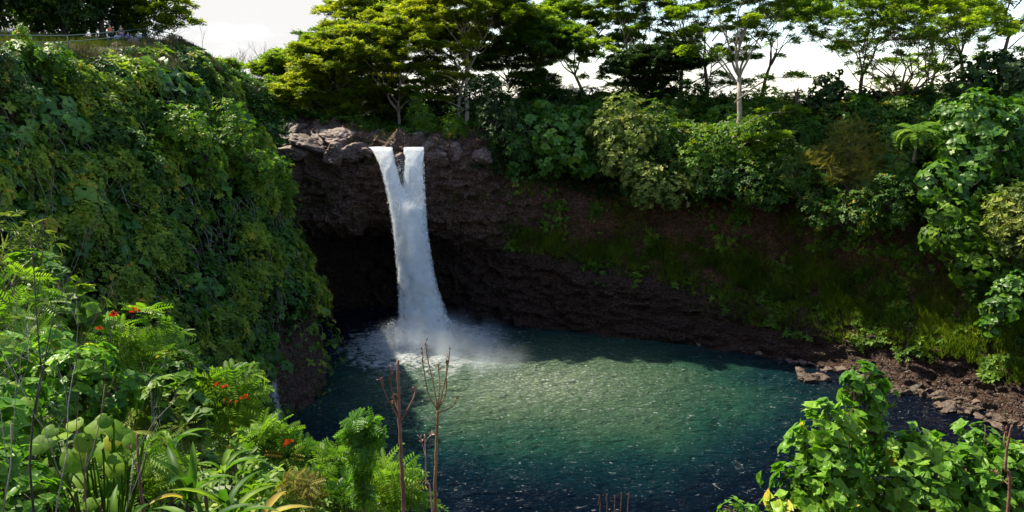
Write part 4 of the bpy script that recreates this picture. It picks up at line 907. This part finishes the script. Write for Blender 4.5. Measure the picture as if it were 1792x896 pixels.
for k in range(95):
    t = rng.rand(); px = 1560+t*250; py = np.interp(px, [1560, 1640, 1700, 1810], [668, 690, 712, 738])+rng.normal()*13
    h = max(0, np.interp(px, [1560, 1640, 1700, 1810], [668, 690, 712, 738])-py)*.03
    rock(pool(px, py, .15+h), rng.uniform(.2, .75)**1.0, rng.randint(9999), 'small brown boulder in the pile along the right shore', GS, M_boulder)
for k in range(26):
    px = 1200+rng.rand()*360; py = np.interp(px, [1200, 1300, 1400, 1560], [598, 612, 634, 672])+rng.normal()*4
    rock(pool(px, py, .1), rng.uniform(.3, .8), rng.randint(9999), 'dark rock at the waterline below the right wall', 'rocks at the foot of the right wall', M_rimrock)
GR = 'rim rocks around the falls crest'
for px, py, Y, s, lb in [(500,232,99,1.8,'brown rim rock nearest the left cliff'), (530,228,100,1.7,'ridged rim rock second from the left'), (565,232,98.5,2.0,'broad rim rock third from the left'), (600,240,97,1.7,'rough rim rock left of the grassy tuft'), (545,250,96.5,1.6,'rim rock overhanging the cave, left one'), (620,262,95,1.5,'rounded rim rock left of the falling water'), (590,262,95,1.6,'knobbly rim rock over the cave roof'), (650,240,99,1.8,'flat rim rock behind the crest of the left strand'), (690,248,96.5,1.0,'low flat rock in the stream at the crest'), (697,280,92.3,.85,'dark rock splitting the falls into two strands'), (720,246,97.5,1.6,'layered rim rock behind the right strand'), (755,250,96,1.5,'brown rim rock right of the right strand'), (762,268,94.5,1.3,'steep rock bordering the right strand'), (800,262,95.5,1.4,'mossy rim rock farther right of the falls'), (840,268,95,1.3,'rim rock where the shrubs begin right of the falls'), (515,262,96,1.4,'stepped rim rock above the cave mouth corner'), (640,258,94.4,.9,'small rock at the left lip of the falls')]:
    o = rock(at(px, py, Y)-[0, 0, s*.35], s*1.35, rng.randint(9999), lb, GR, M_rimrock); o.scale[2] = s*(1.3 if px == 697 else .85)

for k in range(60):
    px = 480+rng.rand()*300; py = np.interp(px, [480, 640, 700, 780], [238, 240, 244, 252])+rng.normal()*9; Y = 98.5-(py-235)*.13
    o = rock(at(px, py, Y)-[0, 0, .3], rng.uniform(.35, .95), rng.randint(9999), 'small craggy brown rock in the ledge around the falls crest', GR, M_rimrock)
# ------------------------------------------------------------------ railing and people on the headland
M_rail = plain('rail_paint', (.04, .09, .08), .6, 0)
RP = [(-60, 62, 52), (-5, 62, 55), (55, 62, 58), (118, 62, 65), (188, 57, 75), (258, 51, 85), (296, 58, 86.5), (318, 64, 87)]
rp = [at(*q) for q in RP]
root = empty('metal_railing', (rp[2][0], rp[2][1], rp[2][2]-1.15), 'dark green two-rail metal railing along the cliff-top edge', 'railing'); ob = np.array(root.location)
for h in (0.0, -.5):
    g = Geo(); pts = catmull([p+[0, 0, h] for p in rp], 60) if h == 0 else catmull([p+[0, 0, h] for p in rp], 60)
    tube(g, pts, .035, 8); link('rail', g.mesh('rail', True, ob), M_rail, root)
for p in rp:
    g = Geo(); tube(g, np.array([p+[0, 0, -1.6], p]), .04, 8); link('post', g.mesh('post', True, ob), M_rail, root)

def skinobj(name, joints, edges, mat, parent, root_i=0, sub=2):
    me = bpy.data.meshes.new(name); me.from_pydata([j[:3] for j in joints], edges, []); me.materials.append(mat)
    o = bpy.data.objects.new(name, me); COL.objects.link(o); o.parent = parent
    md = o.modifiers.new('skin', 'SKIN'); md.use_smooth_shade = True
    me.skin_vertices.new() if not me.skin_vertices else None
    for i, j in enumerate(joints):
        sv = me.skin_vertices[0].data[i]; sv.radius = (j[3], j[4] if len(j) > 4 else j[3]); sv.use_root = (i == root_i)
    s = o.modifiers.new('sub', 'SUBSURF'); s.levels = sub; s.render_levels = sub
    return o
M_skin = plain('skin', (.45, .26, .18), .5); 
def person(label, loc, rz, shirt, pants, hair, pose='stand'):
    root = empty('person', loc, label, 'person', 'people resting on the cliff top'); root.rotation_euler = (0, 0, rz)
    if pose == 'stand':
        J = [(0,0,.95,.15,.11),(0,0,1.15,.13,.10),(0,0,1.38,.17,.10),(0,0,1.50,.06),(0,-.01,1.60,.085,.095),(0,0,1.72,.07,.085),
             (-.19,0,1.40,.055),(-.25,.03,1.13,.042),(-.22,-.08,.90,.032),(-.21,-.12,.82,.035,.02),(.19,0,1.40,.055),(.26,.02,1.13,.042),(.24,-.08,.90,.032),(.23,-.12,.82,.035,.02),
             (-.10,0,.88,.09),(-.11,-.03,.48,.06),(-.12,.03,.09,.04),(-.12,-.12,.04,.04,.03),(.10,0,.88,.09),(.12,-.04,.48,.06),(.13,.03,.09,.04),(.13,-.12,.04,.04,.03)]
        kx = (14,15,16,18,19,20)
    elif pose == 'sit':
        J = [(0,0,.16,.16,.13),(0,-.04,.38,.14,.11),(0,-.08,.60,.17,.10),(0,-.10,.72,.06),(0,-.13,.82,.085,.095),(0,-.12,.94,.07,.085),
             (-.19,-.08,.62,.055),(-.27,-.15,.38,.042),(-.18,-.32,.40,.032),(-.12,-.38,.40,.035,.02),(.19,-.08,.62,.055),(.27,-.15,.38,.042),(.18,-.32,.40,.032),(.12,-.38,.40,.035,.02),
             (-.11,-.05,.13,.09),(-.15,-.42,.42,.06),(-.15,-.55,.09,.04),(-.15,-.68,.04,.04,.03),(.11,-.05,.13,.09),(.15,-.42,.42,.06),(.15,-.55,.09,.04),(.15,-.68,.04,.04,.03)]
    E = [(0,1),(1,2),(2,3),(3,4),(4,5),(2,6),(6,7),(7,8),(8,9),(2,10),(10,11),(11,12),(12,13),(0,14),(14,15),(15,16),(16,17),(0,18),(18,19),(19,20),(20,21)]
    skinobj('body', J, E, M_skin, root)
    g = lambda i, k: (*J[i][:3], J[i][3]*k, (J[i][4] if len(J[i]) > 4 else J[i][3])*k)
    mid = lambda a, b, t, r: (*[J[a][q]*(1-t)+J[b][q]*t for q in range(3)], r)
    skinobj('shirt', [g(0,1.12), g(1,1.18), g(2,1.12), g(6,1.25), mid(6,7,.6,.065), g(10,1.25), mid(10,11,.6,.065), (*J[3][:2], J[3][2]-.03, .075)], [(0,1),(1,2),(2,3),(3,4),(2,5),(5,6),(2,7)], shirt, root)
    skinobj('trousers', [g(0,1.08), g(14,1.15), g(15,1.3), mid(15,16,.7,.065), g(18,1.15), g(19,1.3), mid(19,20,.7,.065)], [(0,1),(1,2),(2,3),(0,4),(4,5),(5,6)], pants, root)
    skinobj('hair', [(J[4][0], J[4][1]+.025, J[4][2]+.05, .085, .09), (J[5][0], J[5][1]+.02, J[5][2]+.0, .082, .09)], [(0, 1)], hair, root)
    return root
M_hair = plain('dark_hair', (.02, .015, .012), .6); M_orange = plain('orange_cloth', (.85, .13, .03), .8); M_blk = plain('black_cloth', (.02, .02, .025), .85)
M_blue = plain('blue_cloth', (.05, .12, .55), .8); M_lblue = plain('pale_blue_cloth', (.25, .42, .6), .8); M_white = plain('white_cloth', (.75, .75, .75), .8); M_purple = plain('purple_grey_cloth', (.28, .2, .34), .8); M_grey = plain('grey_cloth', (.3, .32, .33), .8)
def pz(px, Y, py): return at(px, py, Y)
person('person in orange shirt and dark trousers standing behind the railing', pz(195, 80, 74), 2.8, M_orange, M_blk, M_hair)
person('person in black top and purple-grey trousers standing by the tree', pz(214, 82, 74.5), .4, M_blk, M_purple, M_hair)
person('person in pale blue top sitting low between the two standing people', pz(206, 82, 73.5), .2, M_lblue, M_grey, M_hair, 'sit')
person('person in blue shirt sitting right of the black-topped person', pz(224, 82, 73), 1.0, M_blue, M_blk, M_hair, 'sit')
person('person in white top sitting farthest right on the rocks', pz(243, 84, 70.5), .6, M_white, M_lblue, M_hair, 'sit')
for px, py, Y, s, lb in [(235,80,81,1.0,'brown rock at the cliff edge under the seated blue-shirted person'),(262,76,85,1.3,'big brown rock at the cliff edge beside the last railing posts'),(205,84,78,.9,'rock below the standing people on the cliff edge'),(290,80,86,1.2,'brown rock under the railing corner on the cliff edge')]:
    rock(at(px, py, Y), s, rng.randint(9999), lb, 'rocks along the left cliff brow', M_rimrock)
shrub('young_tree', 'young bright green sapling with white-edged leaves beside the left railing post', 'sapling', [(38,52,7,57),(38,62,10,57),(33,60,7,57)], ROS_S, .22, ML['bright'], 450, base=at(38, 88, 57))

# ------------------------------------------------------------------ foreground
# ground cover on the hillside
hpx, hpy = proj(HP)
hprob = ((hpx > -150) & (hpx < 800) | (hpx > 1240)) & (HP[..., 1] > 5) & (HP[..., 1] < 27)
def hillskin(name, label, T, size, dens, mat, seed, thr, lift=.5, ymin=5):
    rng = np.random.RandomState(seed); w = worley(HP/1.8, seed); N = gnormal(HP); N = N*np.sign(N[..., 2:].mean())
    Q = HP+np.array([0, 0, 1.0])*(lift*(1-np.clip(w, 0, 1))+.1)[..., None]
    skin(name, label, T, size, dens, Q, N, hprob*(HP[..., 1] > ymin)*sstep(thr, thr+.06, fbm(HP/2.0, 3, seed)), mat, seed+1, upw=.7, tn=.8)
hillskin('slope_undergrowth', 'mixed green undergrowth on the near slope', ROS_S, .24, 26, ML['bright'], 601, .42, .8)
hillskin('slope_ferns', 'ferny fronds on the near slope', ROS_F, .45, 9, ML['tulip'], 611, .46, .8)
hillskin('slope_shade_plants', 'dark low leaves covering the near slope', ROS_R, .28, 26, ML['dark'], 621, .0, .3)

TUL = T_ros(T_pinnate(8, .12, .34, .35), 6, .55, 41, .4)
TULF = T_pinnate(9, .11, .32, .3)
FLW = T_ros(T_leaf(.6, .2, -.3), 9, 1.0, 44, .5)
def tulip_tree(label, lobes, seed, flowers, size=.55, base_drop=4.0, cover=1.7, stem_px=None, mat='tulip'):
    lo = [L(*l) for l in lobes]; c0 = lo[0][0]
    b = np.array([c0[0], c0[1], c0[2]-base_drop]) if stem_px is None else at(*stem_px)
    b[2] = min(b[2], float(hill_z(b[0], b[1]))+.2) if stem_px is None else b[2]
    r = shrub('tulip_tree', label, 'tree', lo, TUL, size, ML[mat], seed, cover=cover, upw=.9, base=b, smat=MB_brown, tn=.7, group='flame-flowered trees on the near slope')
    rng = np.random.RandomState(seed+5)
    for px, py, Y in flowers:
        g = Geo(); c = at(px, py, Y); P = c+rng.normal(size=(7, 3))*[.09, .07, .04]
        scatter(g, FLW, P, np.array([0, 0, 1.0])+rng.normal(size=(7, 3))*.35, np.full(7, .085), rng.rand(7), rng)
        link('flower', g.mesh('flower', origin=b), ML['flower'], r)
    return r
tulip_tree('flame tree with red blossoms in front of the dark left cliff', [(235,590,48,22),(200,615,40,21.5),(285,610,38,22),(160,600,34,21),(250,640,46,21.5)], 700, [(200,553,21),(234,545,21.3),(168,573,20.5),(137,592,20),(133,605,20)])
tulip_tree('slim flame tree with two orange blossoms and a thin visible stem', [(405,690,40,19),(425,672,28,19),(380,720,32,18.8),(420,735,34,18.8),(355,690,20,19)], 701, [(390,677,18.4),(427,698,18.2),(398,703,18.4)], stem_px=(407, 860, 18.8))
tulip_tree('low flame tree with yellowing leaves under the thin cascade', [(500,800,36,16),(480,775,26,16),(530,810,28,16),(465,810,28,15.8)], 702, [(509,776,15.3)], size=.48, mat='tulip')
tulip_tree('ferny green sapling right of the vine-topped post', [(680,850,32,14),(710,880,26,14),(650,870,26,14)], 703, [], size=.45)
tulip_tree('fern-leaved sapling at bottom centre left of the vine-topped post', [(570,850,36,14.5),(600,880,34,14),(540,880,34,14),(590,815,20,15)], 704, [], size=.45)
tulip_tree('bright fern-leaved sapling above the strap-leaved plants', [(270,800,38,11.5),(300,840,34,11.3),(240,840,34,11.3)], 705, [], size=.34)
tulip_tree('fern-leaved sapling at the left edge under the bare twigs', [(30,520,44,17),(70,560,40,17),(20,590,44,16),(60,640,40,15)], 706, [(38,640,14)], size=.45)

VROS = T_ros(T_heart_fine(), 5, .2, 53, .8, -.03)
def vine(label, lobes, seed, size=.12, cover=2.2, mat='vine', name='climbing_vine', **kw):
    lo = [L(*l) for l in lobes]; c0 = lo[-1][0]; b = np.array([c0[0], c0[1]+.1, float(hill_z(c0[0], c0[1]))])
    return shrub(name, label, 'vine', lo, VROS, size, ML[mat], seed, cover=cover, upw=.5, hang=True, base=b, smat=MB_brown, tn=.5, amp=.48, **kw)
vine('tall vine tower rising in front of the boulder shore', [(1515,665,28,9.5),(1495,680,22,9.4),(1540,690,24,9.5),(1512,705,30,9.5),(1520,745,26,9.6),(1525,790,30,9.6)], 710)
vine('broad leafy vine mound left of the tall vine tower', [(1440,750,36,9),(1475,740,30,9.1),(1410,790,34,9),(1460,800,44,8.9),(1400,850,40,8.8),(1450,870,50,8.7),(1395,895,44,8.6),(1340,905,18,8.5)], 711)
vine('vine mound right of the tall vine tower', [(1590,790,34,9.2),(1620,780,28,9.3),(1570,840,40,9),(1640,830,40,9),(1610,880,46,8.8),(1555,890,36,8.8)], 712)
vine('vine mound in the lower right corner', [(1715,775,30,9.6),(1745,790,30,9.6),(1690,820,40,9.3),(1740,840,46,9.2),(1790,820,40,9.4),(1700,880,46,9),(1770,890,50,9)], 713)
vine('sunlit vine mass at left behind the bare twigs', [(110,660,44,14),(160,640,40,14.2),(200,690,36,14),(130,700,40,13.8),(90,610,30,14.5)], 714, size=.2)
vine('pale green vine mass right of the sunlit one', [(300,690,34,15),(330,710,30,15),(270,720,34,14.8),(345,745,26,14.6)], 715, size=.22, mat='bright')
vine('broad-leaved vine under the bamboo-like foliage at left', [(90,505,36,19),(130,540,36,19),(60,470,30,20),(110,570,34,18.5)], 716, size=.3, mat='bright')
vine('small sunlit vine at the left edge', [(10,620,34,12),(30,700,40,11),(0,760,44,10)], 717, size=.2)
vine('low bright vine in the lower left corner', [(20,860,50,8),(60,890,40,7.8),(0,820,30,8)], 718, size=.15)
shrub('bamboo_clump', 'fine-leaved clump at the left edge below the cliff', 'bush', [(20,430,44,24),(70,450,34,24),(10,480,40,23),(60,420,22,24.5)], T_ros(T_rhomb(.14, .3), 8, .3, 55, .5), .42, ML['pale'], 720, cover=2.2, base=(-15.5, 24, 20), upw=.3, rlo=0, rhi=.6)
# vine-topped post
shrub('vine_topped_post', 'slim stump wrapped to the top in bright feathery vine', 'plant', [(632,745,16,12.5),(652,748,11,12.5),(618,752,10,12.5),(636,775,17,12.5),(655,772,13,12.5),(630,800,18,12.5),(640,815,14,12.5),(632,835,10,12.5),(628,858,8,12.5),(641,876,7,12.5),(645,760,9,12.5),(608,765,7,12.5)], T_ros(T_pinnate(6, .16, .4, .4), 6, .3, 57, .5), .17, ML['vine'], 721, cover=2.4, base=at(636, 985, 12.5), single=True, smat=MB_brown, tn=.4)
# filler bushes at bottom left centre
for i, (lb, lo, T, sz, mt) in enumerate([
    ('dark glossy bush behind the giant leaves', [(330,660,30,18),(300,640,26,18),(290,665,26,18)], ROS_S, .24, 'mid'),
    ('grey-green fern mound left of the slim flame tree', [(285,740,34,15),(320,760,28,14.5),(250,720,26,15)], TUL, .34, 'pale'),
    ('green bush between the slim flame tree and the strap leaves', [(440,780,30,16),(420,810,30,15),(455,840,36,14)], ROS_S, .22, 'bright'),
    ('bright bush at the bottom edge left of centre', [(500,860,40,12),(470,890,40,11.5),(540,900,30,12)], ROS_S, .18, 'bright'),
    ('pinkish-leaved fern bush at the bottom edge', [(520,850,20,11.5),(545,860,18,11.5)], TUL, .22, 'feather'),
    ('leafy bush behind the bare twigs at the left edge', [(60,740,40,12),(30,790,40,11),(90,800,36,10.5)], ROS_S, .18, 'mid'),
    ('tangle of small leaves under the vine tower', [(1480,850,46,9.3),(1530,860,46,9.4),(1440,830,30,9.3)], ROS_S, .13, 'bright'),
    ('tangle of small leaves in the lower right corner', [(1650,870,44,9.5),(1720,860,44,9.7),(1780,860,40,9.7)], ROS_S, .13, 'bright'),
    ('low bush touching the water at the bottom edge right of centre', [(1280,893,16,11),(1310,902,14,11)], ROS_S, .13, 'vine')]):
    shrub('leafy_bush', lb, 'bush', lo, T, sz, ML[mt], 730+i, cover=2.0, smat=MB_brown, tn=.6)

# giant round leaves
def disc_leaf():
    V = [[0, 0, 0]]; F = []; n = 14
    for k in range(n):
        a = 6.283*k/n+.22; r = .5*(1-.55*math.exp(-((math.pi-abs(math.pi-((a+math.pi/2) % 6.283)))/.35)**2))
        V.append([r*.55*math.cos(a), r*.55*math.sin(a)+.05, .035+.02*math.cos(k*math.pi)])
    for k in range(n):
        a = 6.283*k/n+.22; r = .5*(1-.45*math.exp(-((math.pi-abs(math.pi-((a+math.pi/2) % 6.283)))/.35)**2))
        V.append([r*math.cos(a), r*math.sin(a)*1.1+.05, -.03+.03*math.cos(k*math.pi)-.08*max(0, math.sin(a))])
    T3 = [[0, 1+k, 1+(k+1) % n] for k in range(n)]; T4 = [[1+k, 1+n+k, 1+n+(k+1) % n, 1+(k+1) % n] for k in range(n)]
    return np.array(V), [np.array(T3), np.array(T4)]
DL = disc_leaf()
def giant_plant(label, spots, Y, seed):
    rng = np.random.RandomState(seed); c = at(spots[0][0], spots[0][1], Y); b = np.array([c[0], c[1]+.6, float(hill_z(c[0], c[1]+.6))])
    root = empty('giant_leaved_plant', b, label, 'plant')
    spots = list(spots)+[(px+rng.uniform(-22, 22), py+rng.uniform(-16, 22), r*rng.uniform(.5, .9)) for px, py, r in spots]
    for px, py, r in spots:
        y = Y+rng.uniform(-.5, .5); p = at(px, py, y); s = 2*r/FPX*y*1.15
        Z = nrm(np.array([rng.uniform(-.6, .6), -.45+rng.uniform(-.45, .45), .75])); g = Geo()
        scatter(g, DL, p[None], Z[None], np.array([s]), np.array([rng.uniform(.25, .98)]), rng, Yh=np.array([[rng.uniform(-.6, .6), -.7, -.4]]))
        tube(g, catmull([p-Z*.01, p-np.array([0, -.15, .3]), b+rng.normal(size=3)*[.15, .15, 0]], 8), np.linspace(.008, .016, 8), 6, .3)
        link('leaf', g.mesh('leaf', True, b), ML['giant'], root)
giant_plant('giant round-leaved plant in the lower left', [(105,765,22),(150,770,18),(210,750,22),(165,750,18),(75,780,20),(185,785,22),(215,790,20),(130,800,22),(70,815,18),(150,835,20),(95,835,20),(200,815,18),(235,770,16),(230,800,14),(170,865,20),(120,865,16),(60,845,15),(195,850,18),(130,740,14),(185,735,12)], 9.5, 760)
giant_plant('smaller round-leaved plant in front of the vine mass at left', [(285,560-10,1),(50,700,12),(30,680,10),(20,720,12),(60,725,10)][1:], 11, 761)
# strap leaves
def strap_plant(label, px, py, Y, n, ln, seed, wide=.15):
    rng = np.random.RandomState(seed); b = at(px, py, Y); root = empty('strap_leaved_plant', b, label, 'plant', 'strap-leaved plants at the bottom left')
    T = T_strap(wide*.85, 7, .5); ln = ln*.95; n = int(n*.8)
    for k in range(n):
        a = 6.283*k/n+rng.uniform(-.3, .3); el = rng.uniform(.25, 1.35); g = Geo()
        d = np.array([math.cos(a)*math.cos(el), math.sin(a)*math.cos(el), math.sin(el)]); Z = nrm(np.array([0, 0, 1.0])-d*d[2]+rng.normal(size=3)*.15)
        scatter(g, T, b[None], Z[None], np.array([ln*rng.uniform(.7, 1.15)]), np.array([rng.rand()]), rng, Yh=d[None])
        link('leaf', g.mesh('leaf', True, b), ML['strap'], root)
for i, (px, py, Y, n, ln, lb) in enumerate([(330,880,10,10,1.0,'strap-leaved clump right of the giant leaves'), (400,930,9,12,1.1,'largest strap-leaved clump at the bottom edge'), (300,790,12,8,.9,'strap-leaved clump with pale dry tips behind the bright sapling'), (450,940,9,9,.9,'strap-leaved clump rightmost at the bottom edge'), (350,960,8,10,.9,'strap-leaved clump lowest in front of the others'), (215,940,8,8,.8,'strap-leaved clump below the giant leaves'), (390,830,13,9,.9,'strap-leaved clump beneath the slim flame tree'), (0,860,8.5,6,.6,'strap-leaved clump in the lower left corner')]):
    strap_plant(lb, px, py, Y, n, ln, 770+i)

# dry stalks and bare twigs
def stalk(name, label, pts, Y, r, seed, branches, mat=MB_red, group='dry stalks in front of the pool', pods=True):
    P = [at(px, py, Y) for px, py in pts]; b = P[0].copy(); b[2] = min(b[2], float(hill_z(b[0], b[1]))); P[0] = b
    root = empty(name, b, label, 'stalk', group); g = Geo(); rng = np.random.RandomState(seed)
    q = catmull(P, 26); tube(g, q+rng.normal(size=q.shape)*r*.12, np.linspace(r, r*.55, 26), 8); link('stem', g.mesh('stem', True, b), mat, root)
    for br in branches:
        g = Geo(); B = [at(px, py, Y+rng.uniform(-.1, .1)*(k > 0)) for k, (px, py) in enumerate(br)]; q = catmull(B, 12); tube(g, q, np.linspace(r*.4, r*.18, 12), 6)
        if pods:
            e = q[-1]; m = 16; PP_ = q[rng.randint(8, 12, m)]+rng.normal(size=(m, 3))*r*.3
            scatter(g, T_rhomb(.4, .1), PP_, rng.normal(size=(m, 3)), rng.uniform(.02, .05, m), rng.rand(m), rng, Yh=np.array([0, 0, 1.0])+rng.normal(size=(m, 3))*.4)
        link('twig', g.mesh('twig', True, b), mat, root)
stalk('dry_stalk', 'thick reddish dry stalk left of the forked one', [(712,960),(706,890),(702,800),(698,720),(697,660),(696,630)], 7.5, .026, 801, [[(697,720),(685,680),(682,640)],[(699,735),(675,690),(665,662)],[(700,740),(722,700),(728,675)],[(698,700),(690,690),(688,715)]])
stalk('dry_stalk', 'forked tan dry stalk in front of the sunlit water', [(764,960),(762,890),(763,800),(765,740),(766,718)], 7.5, .022, 802, [[(766,718),(750,690),(741,640),(739,612)],[(766,716),(758,670),(748,625),(745,600)],[(766,716),(769,680),(768,650),(767,636)],[(767,716),(777,675),(784,640),(787,612)],[(767,716),(780,690),(781,655),(782,628)],[(768,722),(790,712),(802,695)]], mat=barkmat('tan_stalk', (.16, .08, .03), (.34, .20, .09), 14))
stalk('dry_stalk', 'thin pinkish dry stalk just left of the forked one', [(765,960),(756,890),(746,840),(745,800),(743,760)], 7.4, .010, 803, [[(744,775),(750,765),(757,758)],[(745,800),(740,780),(735,765)]], mat=barkmat('pink_stalk', (.35, .18, .14), (.5, .32, .27), 14))
stalk('dry_stalk', 'weathered dry stalk at the right edge over the vines', [(1768,960),(1766,870),(1760,820),(1763,780),(1770,745)], 7.5, .02, 804, [[(1763,790),(1757,770),(1760,750)],[(1767,850),(1750,835),(1740,825)]])
stalk('dry_stalk', 'brown dry stalk below the giant leaves', [(255,960),(250,890),(243,820),(240,760)], 8.5, .022, 805, [[(243,830),(232,800),(228,780)]])
for i, px in enumerate((1050, 1062, 1075, 1086, 1098)):
    stalk('reed', ['first reed from the left in the tuft at the bottom edge', 'second reed in the tuft at the bottom edge', 'middle reed of the tuft at the bottom edge', 'fourth reed in the tuft at the bottom edge', 'rightmost tall reed of the tuft at the bottom edge'][i], [(px-3, 960), (px, 900), (px+(i-2)*2, [884,874,880,868,870][i])], 8, .006, 810+i, [], pods=False, group='reeds at the bottom edge')
for i, (px, py, H, lean, Y, mt, lb, sp) in enumerate([(75,960,4.6,(-.08,0),7.5,MB_dark,'tall dark bare sapling at the left',.35), (50,960,3.8,(-.05,0),8,MB_dark,'second dark bare sapling close to the left edge',.4), (90,960,2.8,(.35,0),7,MB_grey,'pale bare shrub leaning right across the giant leaves',.5), (5,900,2.2,(.2,.1),6.5,MB_grey,'pale twiggy shrub reaching in from the left edge',.6), (160,960,2.8,(.1,0),7.5,MB_brown,'brown bare shrub in front of the giant leaves',.35), (210,930,2.2,(.3,0),8,MB_grey,'thin pale shrub leaning over the strap leaves',.45)]):
    bare_tree('bare_shrub', lb, at(px, py, Y), H, 820+i, mt, 'shrub', 'leafless shrubs at the lower left', lean, 4, sp, H*.0032, .42, split=2)
print('objects', len(bpy.data.objects), 'tris', sum(len(m.polygons) for m in bpy.data.meshes))
